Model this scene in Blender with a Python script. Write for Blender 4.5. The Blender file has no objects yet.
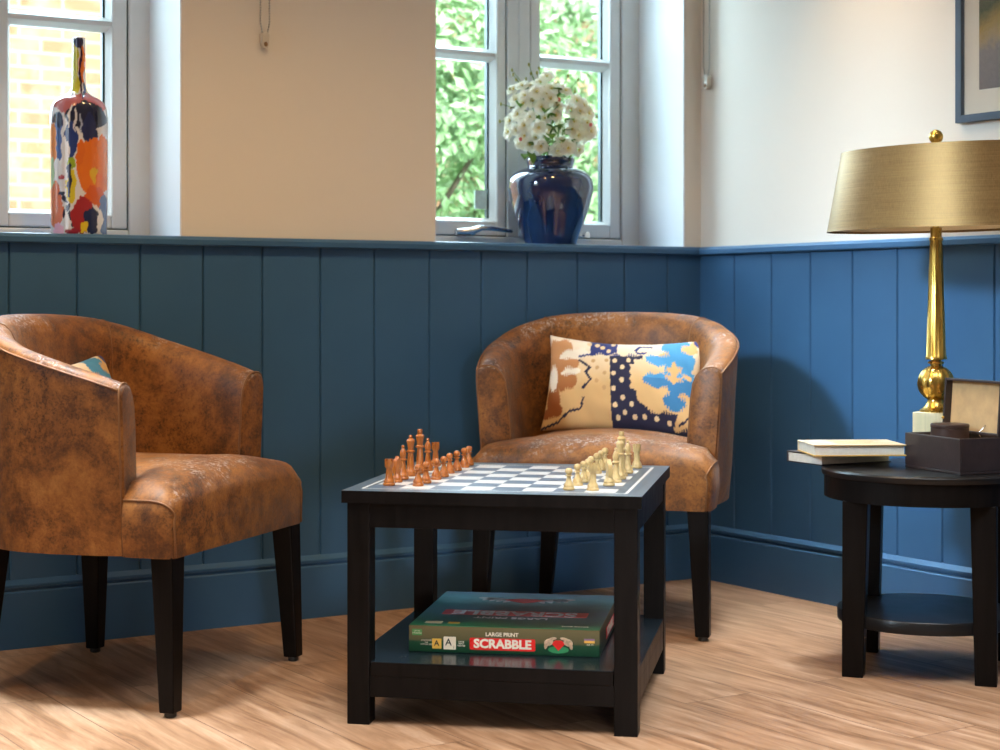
import bpy, bmesh, math, random
from mathutils import Vector, Matrix, noise
random.seed(7)
C = bpy.context.scene.collection
PI = math.pi
rad = math.radians

# ------------------------------------------------------------------ camera model
F_PX, HZ, EYE = 1700.0, 303.5, 0.82          # focal length in pixels, horizon row, eye height
def at_z(px, py, z):                          # point of height z seen at a pixel
    Y = (EYE - z) * F_PX / (py - HZ)
    return Vector(((px - 500) / F_PX * Y, Y, z))

# ------------------------------------------------------------------ tags
def tag(o, label, cat, group=None):
    o['label'] = label; o['category'] = cat
    if group: o['group'] = group
    return o
def thing(name, label, cat, loc=(0, 0, 0), rz=0.0, group=None):
    o = bpy.data.objects.new(name, None); C.objects.link(o)
    o.empty_display_size = 0.05
    o.location = loc; o.rotation_euler = (0, 0, rz)
    return tag(o, label, cat, group)
def copy_tree(o, parent=None):
    c = o.copy(); C.objects.link(c)
    if parent is not None: c.parent = parent
    for ch in list(o.children): copy_tree(ch, c)
    return c

# ------------------------------------------------------------------ mesh builder
class MB:
    def __init__(s): s.v = []; s.f = []; s.mi = []; s.m = 0
    def add(s, vs, fs, m=None):
        b = len(s.v); s.v += [tuple(p) for p in vs]
        for f in fs: s.f.append(tuple(b + i for i in f)); s.mi.append(s.m if m is None else m)
    def box(s, x0, x1, y0, y1, z0, z1, M=None, m=None):
        vs = [Vector((x, y, z)) for z in (z0, z1) for (x, y) in ((x0, y0), (x1, y0), (x1, y1), (x0, y1))]
        if M is not None: vs = [M @ p for p in vs]
        s.add(vs, [(3, 2, 1, 0), (4, 5, 6, 7), (0, 1, 5, 4), (1, 2, 6, 5), (2, 3, 7, 6), (3, 0, 4, 7)], m)
    def hexa(s, b, t, m=None):                # bottom and top quads
        s.add(list(b) + list(t), [(3, 2, 1, 0), (4, 5, 6, 7), (0, 1, 5, 4), (1, 2, 6, 5), (2, 3, 7, 6), (3, 0, 4, 7)], m)
    def lathe(s, prof, n=32, M=None, m=None, rfun=None, cap=True):
        vs = []; fs = []
        for (r, z) in prof:
            for k in range(n):
                a = 2 * PI * k / n; rr = rfun(r, z, a) if rfun else r
                p = Vector((rr * math.cos(a), rr * math.sin(a), z)); vs.append(M @ p if M is not None else p)
        for i in range(len(prof) - 1):
            for k in range(n):
                a, b = i * n + k, i * n + (k + 1) % n
                fs.append((a, b, b + n, a + n))
        if cap:
            fs.append(tuple(reversed(range(n)))); t = (len(prof) - 1) * n
            fs.append(tuple(range(t, t + n)))
        s.add(vs, fs, m)
    def prism(s, poly, h0, h1, fn, m=None):    # poly 2-D, fn(u,v,h) -> point
        n = len(poly); vs = [fn(u, v, h0) for u, v in poly] + [fn(u, v, h1) for u, v in poly]
        fs = [tuple(reversed(range(n))), tuple(range(n, 2 * n))] + [(i, (i + 1) % n, n + (i + 1) % n, n + i) for i in range(n)]
        s.add(vs, fs, m)
    def tube(s, pts, r, n=8, m=None, closed=False):
        pts = [Vector(p) for p in pts]; N = len(pts); vs = []; fs = []
        up0 = None
        for i, p in enumerate(pts):
            a = pts[(i - 1) % N] if (closed or i > 0) else p; b = pts[(i + 1) % N] if (closed or i < N - 1) else p
            t = (b - a).normalized()
            if up0 is None:
                up0 = Vector((0, 0, 1)) if abs(t.z) < .9 else Vector((1, 0, 0))
            x = t.cross(up0)
            if x.length < 1e-5: x = t.cross(Vector((1, 0, 0)))
            x.normalize(); y = x.cross(t).normalized(); up0 = y
            rr = r[i] if isinstance(r, (list, tuple)) else r
            for k in range(n):
                q = 2 * PI * k / n; vs.append(p + x * (rr * math.cos(q)) + y * (rr * math.sin(q)))
        for i in range(N if closed else N - 1):
            for k in range(n):
                a = i * n + k; b = i * n + (k + 1) % n; j = ((i + 1) % N) * n
                fs.append((a, b, j + (k + 1) % n, j + k))
        if not closed: fs.append(tuple(reversed(range(n)))); fs.append(tuple(range((N - 1) * n, N * n)))
        s.add(vs, fs, m)
    def rings(s, rings, m=None, cap0=True, cap1=True, closed_ring=True):
        n = len(rings[0]); vs = [p for r in rings for p in r]; fs = []
        for i in range(len(rings) - 1):
            for k in range(n if closed_ring else n - 1):
                a = i * n + k; b = i * n + (k + 1) % n
                fs.append((a, b, b + n, a + n))
        if cap0: fs.append(tuple(reversed(range(n))))
        if cap1: fs.append(tuple(range((len(rings) - 1) * n, len(rings) * n)))
        s.add(vs, fs, m)
    def sphere(s, c, r, nu=12, nv=8, sc=(1, 1, 1), m=None):
        c = Vector(c); vs = [c + Vector((0, 0, -r * sc[2]))]; fs = []
        for i in range(1, nv):
            t = -PI / 2 + PI * i / nv
            for k in range(nu):
                a = 2 * PI * k / nu
                vs.append(c + Vector((r * sc[0] * math.cos(t) * math.cos(a), r * sc[1] * math.cos(t) * math.sin(a), r * sc[2] * math.sin(t))))
        vs.append(c + Vector((0, 0, r * sc[2]))); T = len(vs) - 1
        for k in range(nu):
            fs.append((0, 1 + (k + 1) % nu, 1 + k)); fs.append((T, T - nu + k, T - nu + (k + 1) % nu))
        for i in range(nv - 2):
            for k in range(nu):
                a = 1 + i * nu + k; b = 1 + i * nu + (k + 1) % nu
                fs.append((a, b, b + nu, a + nu))
        s.add(vs, fs, m)
    def build(s, name, mats, parent=None, smooth=35, bevel=0.0, loc=None, rot=None, fix=True, seg=2):
        me = bpy.data.meshes.new(name); me.from_pydata(s.v, [], s.f); me.update()
        if not isinstance(mats, (list, tuple)): mats = [mats]
        for k in mats: me.materials.append(k)
        if len(mats) > 1: me.polygons.foreach_set('material_index', s.mi)
        if fix:
            bm = bmesh.new(); bm.from_mesh(me); bmesh.ops.recalc_face_normals(bm, faces=bm.faces); bm.to_mesh(me); bm.free()
        if smooth:
            me.polygons.foreach_set('use_smooth', [True] * len(me.polygons))
            if smooth < 180: me.set_sharp_from_angle(angle=rad(smooth))
        o = bpy.data.objects.new(name, me); C.objects.link(o)
        if parent is not None: o.parent = parent
        if loc is not None: o.location = loc
        if rot is not None: o.rotation_euler = rot
        if bevel:
            b = o.modifiers.new('bevel', 'BEVEL'); b.width = bevel; b.segments = seg; b.limit_method = 'ANGLE'; b.angle_limit = rad(40)
            b.harden_normals = False
        return o
def struct(o): o['kind'] = 'structure'; return o

# ------------------------------------------------------------------ materials
def srgb(r, g, b):
    def f(c):
        c /= 255.0
        return c / 12.92 if c <= .04045 else ((c + .055) / 1.055) ** 2.4
    return (f(r), f(g), f(b), 1)
class NT:
    def __init__(s, name):
        s.mat = bpy.data.materials.new(name); s.mat.use_nodes = True
        s.t = s.mat.node_tree; s.n = s.t.nodes; s.b = s.n['Principled BSDF']; s.out = s.n['Material Output']
        s._tc = None
    def add(s, typ, ins=None, **kw):
        nd = s.n.new(typ)
        for k, v in kw.items(): setattr(nd, k, v)
        if ins:
            for k, v in ins.items(): s.set(nd, k, v)
        return nd
    def set(s, nd, k, v):
        sock = nd.inputs[k]
        if isinstance(v, bpy.types.NodeSocket): s.t.links.new(v, sock)
        else: sock.default_value = v
    def P(s, **kw):
        names = dict(base='Base Color', rough='Roughness', metal='Metallic', spec='Specular IOR Level', coat='Coat Weight', coatr='Coat Roughness',
                     normal='Normal', sheen='Sheen Weight', sss='Subsurface Weight', trans='Transmission Weight', aniso='Anisotropic')
        for k, v in kw.items(): s.set(s.b, names[k], v)
    def co(s, kind='Object', scale=(1, 1, 1), rot=(0, 0, 0), loc=(0, 0, 0)):
        tc = s.add('ShaderNodeTexCoord')
        mp = s.add('ShaderNodeMapping', {'Vector': tc.outputs[kind], 'Scale': scale, 'Rotation': rot, 'Location': loc})
        return mp.outputs[0]
    def noise(s, vec, scale, detail=4, rough=.55, dist=0):
        return s.add('ShaderNodeTexNoise', {'Vector': vec, 'Scale': scale, 'Detail': detail, 'Roughness': rough, 'Distortion': dist}).outputs['Fac']
    def ramp(s, fac, stops, interp='LINEAR'):
        r = s.add('ShaderNodeValToRGB', {'Fac': fac}); cr = r.color_ramp; cr.interpolation = interp
        while len(cr.elements) < len(stops): cr.elements.new(.5)
        for e, (p, c) in zip(cr.elements, stops): e.position = p; e.color = c if len(c) == 4 else (*c, 1)
        return r.outputs['Color']
    def mix(s, fac, a, b, mode='MIX'):
        m = s.add('ShaderNodeMix', data_type='RGBA', blend_type=mode)
        for k, v in ((0, fac), (6, a), (7, b)):
            if isinstance(v, bpy.types.NodeSocket): s.t.links.new(v, m.inputs[k])
            else: m.inputs[k].default_value = v
        return m.outputs[2]
    def math(s, op, a, b=0.0):
        m = s.add('ShaderNodeMath', operation=op); s.set(m, 0, a); s.set(m, 1, b); return m.outputs[0]
    def bump(s, h, strength=.3, dist=.002):
        return s.add('ShaderNodeBump', {'Height': h, 'Strength': strength, 'Distance': dist}).outputs[0]
def plain(name, col, rough=.5, metal=0.0, var=.08, vs=12, bump=0.0, bs=150, **kw):
    n = NT(name); v = n.co()
    nz = n.noise(v, vs, 5)
    dark = tuple(c * (1 - var) for c in col[:3]) + (1,); lite = tuple(min(1, c * (1 + var)) for c in col[:3]) + (1,)
    n.P(base=n.ramp(nz, [(.3, dark), (.7, lite)]), metal=metal, **kw)
    n.P(rough=n.math('ADD', n.math('MULTIPLY', n.math('SUBTRACT', nz, .5), .15), rough))
    if bump: n.P(normal=n.bump(n.noise(v, bs, 3), bump, .001))
    return n.mat

def leather():
    n = NT('suede_leather'); v = n.co()
    big = n.noise(v, 6.5, 8, .70, .8); mid = n.noise(v, 30, 10, .75); fine = n.noise(v, 170, 6, .75)
    mx = n.math('ADD', n.math('ADD', n.math('MULTIPLY', big, .50), n.math('MULTIPLY', mid, .34)), n.math('MULTIPLY', fine, .16))
    base = n.ramp(mx, [(.36, (.036, .0115, .003)), (.45, (.125, .042, .0075)), (.53, (.25, .092, .016)), (.65, (.40, .170, .042))])
    ck = n.ramp(n.math('ADD', n.math('MULTIPLY', fine, .55), n.math('MULTIPLY', mid, .45)), [(.40, (.22, .18, .17)), (.49, (1, 1, 1))])
    base = n.mix(n.ramp(n.noise(v, 3.6, 5, .6), [(.40, (0, 0, 0)), (.62, (.95, .95, .95))]), base, ck, 'MULTIPLY')
    # pale scuffed flecks where the hide faces up
    geo = n.add('ShaderNodeNewGeometry'); sep = n.add('ShaderNodeSeparateXYZ', {'Vector': geo.outputs['Normal']})
    upm = n.ramp(sep.outputs['Z'], [(.30, (0, 0, 0)), (.80, (1, 1, 1))])
    fl = n.math('MULTIPLY', n.ramp(n.noise(v, 80, 6, .78, .8), [(.52, (0, 0, 0)), (.60, (1, 1, 1))]), n.ramp(n.noise(v, 8.5, 3), [(.47, (0, 0, 0)), (.57, (1, 1, 1))]))
    fl = n.math('MULTIPLY', fl, upm)
    base = n.mix(n.math('MULTIPLY', fl, .75), base, (.55, .50, .50, 1))
    n.P(base=base, rough=n.ramp(mid, [(.35, (.38,) * 3), (.65, (.60,) * 3)]), sheen=.06, spec=.40,
        normal=n.bump(n.math('ADD', n.math('MULTIPLY', mid, .8), n.math('MULTIPLY', fine, .5)), .30, .004))
    return n.mat
def floor_mat(rot):
    n = NT('oak_plank_floor'); v = n.co('Object', rot=(0, 0, rot))
    br = n.add('ShaderNodeTexBrick', {'Vector': v, 'Color1': (.25, .25, .25, 1), 'Color2': (.8, .8, .8, 1), 'Mortar': (0, 0, 0, 1), 'Scale': 1.0, 'Mortar Size': .0012,
                                      'Mortar Smooth': .2, 'Bias': 0.0, 'Brick Width': 1.22, 'Row Height': .178}, offset=.37, offset_frequency=2)
    tone = br.outputs['Color']
    sep = n.add('ShaderNodeSeparateColor', {'Color': tone})
    v2 = n.add('ShaderNodeMapping', {'Vector': v, 'Scale': (1.0, 10, 1)}).outputs[0]
    off = n.add('ShaderNodeVectorMath', operation='ADD'); n.t.links.new(v2, off.inputs[0])
    cmb = n.add('ShaderNodeCombineXYZ', {'X': n.math('MULTIPLY', sep.outputs[0], 37.0), 'Y': n.math('MULTIPLY', sep.outputs[0], 11.0), 'Z': 0.0})
    n.t.links.new(cmb.outputs[0], off.inputs[1])
    g = n.noise(off.outputs[0], 2.6, 7, .62, .9); g2 = n.noise(off.outputs[0], 14, 4, .6)
    base = n.ramp(n.math('ADD', n.math('MULTIPLY', g, .75), n.math('MULTIPLY', g2, .25)),
                  [(.30, srgb(100, 72, 51)), (.43, srgb(146, 110, 82)), (.54, srgb(172, 136, 107)), (.68, srgb(196, 164, 138))])
    base = n.mix(.35, base, n.ramp(sep.outputs[0], [(.2, (.72, .68, .66)), (.85, (1, 1, 1))]), 'MULTIPLY')
    base = n.mix(n.math('MULTIPLY', br.outputs['Fac'], .75), base, srgb(74, 50, 34))
    n.P(base=base, rough=n.ramp(g2, [(.3, (.40,) * 3), (.7, (.52,) * 3)]), spec=.4, normal=n.bump(n.math('SUBTRACT', g2, n.math('MULTIPLY', br.outputs['Fac'], 2.0)), .12, .002))
    return n.mat
def brick_mat():
    n = NT('garden_brick'); v = n.co('Object', rot=(PI / 2, 0, 0))
    br = n.add('ShaderNodeTexBrick', {'Vector': v, 'Color1': srgb(186, 120, 88), 'Color2': srgb(208, 152, 120), 'Mortar': srgb(214, 190, 166), 'Scale': 1.0,
                                      'Mortar Size': .008, 'Brick Width': .225, 'Row Height': .075, 'Bias': .1})
    nz = n.noise(v, 5, 6)
    n.P(base=n.mix(n.ramp(nz, [(.45, (0, 0, 0)), (.65, (.8, .8, .8))]), br.outputs['Color'], srgb(216, 184, 156)), rough=.9)
    return n.mat
def attr_mat(name, rough=.5, coat=0.0, bump=0.0, bs=200, sheen=0.0):
    n = NT(name); a = n.add('ShaderNodeAttribute', attribute_name='paint')
    n.P(base=a.outputs['Color'], rough=rough, coat=coat, sheen=sheen)
    if coat: n.P(coatr=.04)
    if bump:
        v = n.co(); n.P(normal=n.bump(n.noise(v, bs, 3), bump, .001))
    return n.mat
def glass_mat(name, tint=(.93, .97, .96, 1), fac=.08):
    n = NT(name); n.n.remove(n.b)
    tr = n.add('ShaderNodeBsdfTransparent', {'Color': tint}); gl = n.add('ShaderNodeBsdfGlossy', {'Color': (1, 1, 1, 1), 'Roughness': .02})
    lw = n.add('ShaderNodeLayerWeight', {'Blend': .25})
    f = n.math('MULTIPLY', n.math('ADD', lw.outputs['Fresnel'], fac * .3), .5)
    mx = n.add('ShaderNodeMixShader', {0: f}); n.t.links.new(tr.outputs[0], mx.inputs[1]); n.t.links.new(gl.outputs[0], mx.inputs[2])
    n.t.links.new(mx.outputs[0], n.out.inputs['Surface']); return n.mat
def paint_blue():
    n = NT('wainscot_blue_paint'); v = n.co(); nz = n.noise(v, 3, 4); f = n.noise(n.co(scale=(1, 1, .25)), 90, 3)
    n.P(base=n.ramp(nz, [(.3, srgb(58, 95, 131)), (.7, srgb(62, 102, 139))]), rough=.36, spec=.36, normal=n.bump(f, .06, .001)); return n.mat
def plaster(name, c):
    n = NT(name); v = n.co(); nz = n.noise(v, 2, 4)
    n.P(base=n.ramp(nz, [(.3, tuple(x * .97 for x in c[:3])), (.7, c)]), rough=.85, spec=.2, normal=n.bump(n.noise(v, 160, 4), .05, .001)); return n.mat
def black_wood():
    n = NT('black_stained_wood'); v = n.co(scale=(1, 1, 1)); g = n.noise(n.co(scale=(18, 18, 1.5)), 4, 6, .6, .5)
    n.P(base=n.ramp(g, [(.3, (.0025, .002, .0018)), (.75, (.007, .005, .0045))]), rough=n.ramp(g, [(.3, (.36,) * 3), (.7, (.48,) * 3)]), spec=.12, normal=n.bump(g, .08, .001)); return n.mat
def brass(name, c, rough=.22, brush=(1, 1, 40)):
    n = NT(name); g = n.noise(n.co(scale=brush), 6, 4)
    n.P(base=n.ramp(g, [(.3, tuple(x * .86 for x in c)), (.7, c)]), metal=1.0, rough=n.ramp(g, [(.3, (rough * .8,) * 3), (.7, (rough * 1.25,) * 3)])); return n.mat
def shade_fabric():
    n = NT('gold_silk_shade'); a = n.noise(n.co(scale=(1, 1, 60)), 9, 3); b = n.noise(n.co(scale=(90, 90, 2)), 9, 3)
    w = n.math('ADD', n.math('MULTIPLY', a, .5), n.math('MULTIPLY', b, .5))
    n.P(base=n.ramp(w, [(.3, (.19, .108, .038)), (.7, (.35, .215, .085))]), metal=.85, rough=n.ramp(w, [(.3, (.38,) * 3), (.7, (.50,) * 3)]), normal=n.bump(w, .10, .0015)); return n.mat
def turned_wood(name, a, b):
    n = NT(name); g = n.noise(n.co(scale=(60, 60, 9)), 5, 5, .6, .6)
    n.P(base=n.ramp(g, [(.3, a), (.7, b)]), rough=.32, coat=.35, coatr=.15); return n.mat
def game_box_mat():
    n = NT('printed_board'); tc = n.add('ShaderNodeTexCoord'); sp = n.add('ShaderNodeSeparateXYZ', {'Vector': tc.outputs['Object']})
    nz = n.noise(tc.outputs['Object'], 9, 4)
    side = n.ramp(n.math('ADD', n.math('MULTIPLY', sp.outputs['Z'], 17.0), n.math('MULTIPLY', n.math('SUBTRACT', nz, .5), .25)),
                  [(.0, srgb(8, 58, 36)), (.36, srgb(20, 76, 50)), (.42, srgb(84, 86, 54)), (.9, srgb(112, 104, 70))])
    n.P(base=side, rough=.28, coat=.6, coatr=.06); return n.mat
def game_top_mat():
    n = NT('printed_top_sheen'); tc = n.add('ShaderNodeTexCoord'); sp = n.add('ShaderNodeSeparateXYZ', {'Vector': tc.outputs['Object']})
    nz = n.noise(tc.outputs['Object'], 11, 5)
    y = n.math('ADD', n.math('MULTIPLY', sp.outputs['Y'], 2.5), n.math('MULTIPLY', n.math('SUBTRACT', nz, .5), .35))
    c = n.ramp(n.math('ADD', y, .5), [(.02, srgb(60, 150, 105)), (.14, srgb(60, 110, 100)), (.45, srgb(74, 118, 134)), (.62, srgb(64, 122, 128)), (.82, srgb(110, 176, 190)), (1, srgb(110, 150, 180))])  # print tones with a bluish reflected sheen painted in, paler at the far end
    n.P(base=c, rough=.40, coat=.15, spec=.3, coatr=.08, normal=n.bump(n.noise(tc.outputs['Object'], 30, 4), .12, .002)); return n.mat
def picture_mat():
    n = NT('photo_print'); tc = n.add('ShaderNodeTexCoord'); sp = n.add('ShaderNodeSeparateXYZ', {'Vector': tc.outputs['Object']})
    nz = n.noise(tc.outputs['Object'], 14, 6, .7); fine = n.noise(tc.outputs['Object'], 120, 4, .7)
    t = n.math('ADD', n.math('ADD', sp.outputs['Z'], n.math('MULTIPLY', sp.outputs['Y'], .45)), n.math('MULTIPLY', n.math('SUBTRACT', nz, .5), .12))
    c = n.ramp(n.math('ADD', n.math('MULTIPLY', t, 2.0), .5), [(.0, srgb(116, 110, 110)), (.27, srgb(136, 128, 124)), (.32, srgb(168, 146, 112)), (.40, srgb(164, 136, 72)), (.50, srgb(82, 88, 60)), (.66, srgb(126, 110, 84))])
    n.P(base=n.mix(.35, c, n.ramp(fine, [(.3, (.5, .5, .5)), (.7, (1, 1, 1))]), 'MULTIPLY'), rough=.6); return n.mat
def leaf_mat(name, a, b, c):
    n = NT(name); v = n.co(); nz = n.noise(v, 6, 5, .7)
    n.P(base=n.ramp(nz, [(.3, a), (.5, b), (.72, c)]), rough=.55); return n.mat
def petal_mat():
    n = NT('cream_petal'); v = n.co('Generated'); nz = n.noise(n.co(), 40, 3)
    c = n.ramp(nz, [(.3, (.93, .90, .74, 1)), (.7, (.98, .96, .90, 1))])
    n.P(base=c, rough=.6)
    tr = n.add('ShaderNodeBsdfTranslucent', {'Color': c}); mx = n.add('ShaderNodeMixShader', {0: .5})
    n.t.links.new(n.b.outputs[0], mx.inputs[1]); n.t.links.new(tr.outputs[0], mx.inputs[2]); n.t.links.new(mx.outputs[0], n.out.inputs['Surface'])
    return n.mat
def box_leather():
    n = NT('grained_brown_leather'); v = n.co(); vo = n.noise(v, 220, 3, .6)
    n.P(base=n.ramp(n.noise(v, 30, 4), [(.3, (.022, .013, .013)), (.7, (.036, .022, .021))]), rough=.46, normal=n.bump(vo, .4, .001)); return n.mat

M = dict(
    leather=leather(), blue=paint_blue(), plaster=plaster('cream_plaster', (.79, .725, .635, 1)), ceil=plaster('white_ceiling', (.85, .84, .82, 1)),
    reveal=plaster('white_reveal', (.86, .87, .88, 1)),
    piping=plain('leather_piping', (.20, .085, .028, 1), .5), black=black_wood(), glide=plain('dark_glide', (.02, .018, .017, 1), .5),
    brick=brick_mat(), glass=glass_mat('window_glass'), pglass=glass_mat('picture_glass', (.98, .98, .98, 1), .02),
    upvc=plain('white_window_frame', (.74, .76, .75, 1), .35, var=.02), gasket=plain('dark_gasket', (.02, .05, .05, 1), .5),
    chrome=plain('brushed_chrome', (.72, .72, .73, 1), .22, 1.0, var=.03), sticker=plain('glass_sticker', (.62, .78, .74, 1), .4, var=.15, vs=60),
    white_sq=plain('white_inlay', (.62, .635, .65, 1), .34, var=.03), dark_sq=plain('dark_inlay_sheen', (.085, .122, .185, 1), .34, var=.1), border=plain('tabletop_sheen', (.075, .105, .140, 1), .36, var=.22, vs=9), shelf_top=plain('shelf_sheen', (.012, .019, .026, 1), .24, var=.5, vs=7),  # dark squares, tabletop and shelf faces have bluish sheen mixed into their colour
    top=plain('table_lacquer', (.008, .007, .007, 1), .33, var=.2, spec=.35),
    brown_piece=turned_wood('honey_stained_wood', (.27, .062, .006, 1), (.50, .150, .016, 1)), white_piece=turned_wood('pale_boxwood', (.46, .31, .12, 1), (.62, .45, .20, 1)),
    brass=brass('aged_brass', (.70, .44, .10), .28, (22, 22, 2)), pale_brass=brass('pale_brass_block', (.78, .69, .44), .42, (30, 30, 1)), shade=shade_fabric(), shade_in=plain('shade_lining', (.70, .60, .42, 1), .7),
    boxl=box_leather(), tan=plain('tan_suede_lining', (.56, .36, .17, 1), .8, var=.12, vs=30),
    case=plain('smooth_brown_leather', (.040, .021, .017, 1), .38, var=.15, bump=.2),
    cream_cover=plain('cream_book_cover', (.62, .53, .38, 1), .5, var=.18, vs=40), gilt=plain('yellow_cover_edge', (.52, .31, .06, 1), .5),
    dark_cover=plain('dark_book_cover', (.035, .030, .038, 1), .5), paper=plain('page_edges', (.66, .60, .50, 1), .8, var=.06, vs=90),
    vase=plain('cobalt_glaze', (.006, .020, .085, 1), .07, var=.4, vs=6, coat=1.0), bottle=attr_mat('painted_glaze', .16, coat=.6),
    cushion=attr_mat('woven_ikat', .85, bump=.35, bs=420, sheen=.1),
    petal=petal_mat(), pistil=plain('flower_centre', (.66, .50, .10, 1), .7), leaf=leaf_mat('green_leaf', (.05, .12, .015, 1), (.12, .26, .03, 1), (.26, .40, .06, 1)),
    bud=plain('green_bud', (.30, .30, .05, 1), .6), pink=plain('pink_bud', (.60, .12, .10, 1), .6),
    hedge=leaf_mat('shrub_leaf', (.14, .27, .10, 1), (.33, .52, .25, 1), (.58, .74, .46, 1)), twig=plain('twig_bark', (.12, .09, .06, 1), .9),
    gbox=game_box_mat(), gtop=game_top_mat(), red=plain('red_label', (.85, .020, .016, 1), .3, var=.05), redtop=plain('red_banner', (.62, .05, .07, 1), .3),
    ink=plain('cream_ink', (.95, .88, .72, 1), .4, var=.03), inkd=plain('dark_ink', (.03, .025, .02, 1), .4), greenlab=plain('green_tab', (.10, .33, .10, 1), .4),
    tile_y=plain('yellow_tile', (.90, .52, .08, 1), .4), tile_w=plain('pale_tile', (.92, .80, .62, 1), .4), skin=plain('printed_hand', (.80, .56, .36, 1), .5, var=.3, vs=200),
    glow=plain('printed_green', (.03, .28, .10, 1), .4), violet=plain('violet_tab', (.30, .16, .34, 1), .4), pale_print=plain('pale_print', (.62, .68, .74, 1), .3, var=.4, vs=60),
    frame=plain('slate_frame', (.055, .085, .125, 1), .4), mat=plain('cream_mount', (.76, .69, .57, 1), .9, var=.02), mat2=plain('gold_slip', (.60, .48, .24, 1), .5), print=picture_mat(),
    chain=plain('steel_bead_chain', (.42, .40, .36, 1), .35, .7), clear=plain('clear_tensioner', (.62, .56, .47, 1), .2), amber=plain('tensioner_screw', (.22, .11, .03, 1), .3),
    soil=plain('garden_ground', (.35, .40, .25, 1), .9, var=.3, vs=3), coping=plain('pale_coping', (.80, .80, .78, 1), .8),
)
TB, TR = math.atan(.60), math.atan(.66)        # bearings of the back and the right wall
CX, CY = 200 * .82 / 273.8, F_PX * .82 / 273.8   # the corner of the room on the floor
M['floor'] = floor_mat(-(TR - TB + PI / 2))
ub = Vector((math.cos(TB), math.sin(TB))); nb = Vector((-math.sin(TB), math.cos(TB)))
ur = Vector((math.cos(TR), math.sin(TR))); vr = Vector((-math.sin(TR), math.cos(TR)))
CN = Vector((CX, CY))
def bx(px, ly=0.0):                            # run along the back wall (0 at the corner) seen in a pixel column
    r = (px - 500) / F_PX; b = CN + ly * nb
    return (r * b.y - b.x) / (ub.x - r * ub.y)
def bz(px, py, ly):
    p = CN + ub * bx(px, ly) + nb * ly; return EYE - (py - HZ) * p.y / F_PX
def ry(px, lx=0.0):
    r = (px - 500) / F_PX; b = CN + lx * ur
    return (r * b.y - b.x) / (vr.x - r * vr.y)
def rz_(px, py, lx=0.0):
    p = CN + ur * lx + vr * ry(px, lx); return EYE - (py - HZ) * p.y / F_PX
def W(lx, ly, z=0.0):
    p = CN + ub * lx + nb * ly; return Vector((p.x, p.y, z))
BL, BR_ = (CX, CY, 0), (0, 0, TB)
RL, RR_ = (CX, CY, 0), (0, 0, TR)
def onback(mb, name, mats, **k): return mb.build(name, mats, loc=BL, rot=BR_, **k)
def onright(mb, name, mats, **k): return mb.build(name, mats, loc=RL, rot=RR_, **k)

# ------------------------------------------------------------------ room shell
PL = .016                                       # plane of plaster and boards behind the mouldings
CEIL, LEFT, REAR = 2.5, -4.7, -5.6
SILL = .988
o1r, o1l = bx(182, PL), bx(182, PL) - .90
o2l, o2r = bx(435, PL), bx(685, PL)
HEAD = 2.08
mb = MB()
T = .34
for (a, b) in ((LEFT - .3, o1l), (o1r, o2l), (o2r, .25)): mb.box(a, b, PL, PL + T, 0, CEIL)
for (a, b) in ((o1l, o1r), (o2l, o2r)):
    mb.box(a, b, PL, PL + T, 0, SILL - .02); mb.box(a, b, PL, PL + T, HEAD, CEIL)
struct(onback(mb, 'wall_back', M['plaster'], smooth=0))
mb = MB()                                       # white lining boards of the window recesses
for (a, b) in ((o1l, o1r), (o2l, o2r)):
    mb.box(b - .004, b + .001, PL + .002, PL + .24, SILL - .01, HEAD); mb.box(a - .001, a + .004, PL + .002, PL + .24, SILL - .01, HEAD)
    mb.box(a, b, PL + .002, PL + .24, HEAD - .004, HEAD + .001)
struct(onback(mb, 'trim_1', M['reveal'], smooth=0))
mb = MB(); mb.box(PL, PL + .2, REAR - .3, PL + .1, 0, CEIL)
struct(onright(mb, 'wall_right', M['plaster'], smooth=0))
# the left wall has a wide opening for its own window, the rear wall is closed
mb = MB(); WL0, WL1, WLZ0, WLZ1 = -1.8, -.8, 1.0, 2.05
mb.box(LEFT - .2, LEFT, REAR, WL0, 0, CEIL); mb.box(LEFT - .2, LEFT, WL1, PL, 0, CEIL)
mb.box(LEFT - .2, LEFT, WL0, WL1, 0, WLZ0); mb.box(LEFT - .2, LEFT, WL0, WL1, WLZ1, CEIL)
struct(onback(mb, 'wall_left', M['plaster'], smooth=0))
mb = MB(); mb.box(LEFT - .2, .8, REAR - .2, REAR, 0, CEIL)
struct(onback(mb, 'wall_rear', M['plaster'], smooth=0))
mb = MB(); mb.box(LEFT - .2, .9, REAR - .2, PL + T, CEIL, CEIL + .15)
struct(onback(mb, 'ceiling', M['ceil'], smooth=0))
mb = MB(); mb.box(LEFT - .2, .9, REAR - .2, PL + T, -.08, 0)
struct(onback(mb, 'floor', M['floor'], smooth=0))

# boarded wainscot with grooves
def boards(edges, x0, x1, y, out):              # plan polyline with V grooves; out = direction into the room
    g, d = .0035, .006
    pts = [(x0, y)]
    for e in sorted(edges):
        if x0 + .01 < e < x1 - .01: pts += [(e - g, y), (e, y + d), (e + g, y)]
    pts.append((x1, y)); return pts
ge = [bx(x, .007) for x in (9, 77, 140, 203, 262, 320, 374, 429, 481, 527, 577, 624, 667)]
k = ge[0]
while k > LEFT: k -= .163; ge.append(k)
pts = boards(ge, LEFT, 0.02, .0045, -1)
mb = MB(); n = len(pts)
mb.add([(x, y, .14) for x, y in pts] + [(x, y, .968) for x, y in pts], [(i, i + 1, n + i + 1, n + i) for i in range(n - 1)])
struct(onback(mb, 'trim_2', M['blue'], smooth=0, fix=False))
gr = [ry(x, .007) for x in (735, 772, 811, 853, 898, 943, 995)]
k = gr[-1]
while k > REAR: k -= .163; gr.append(k)
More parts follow.
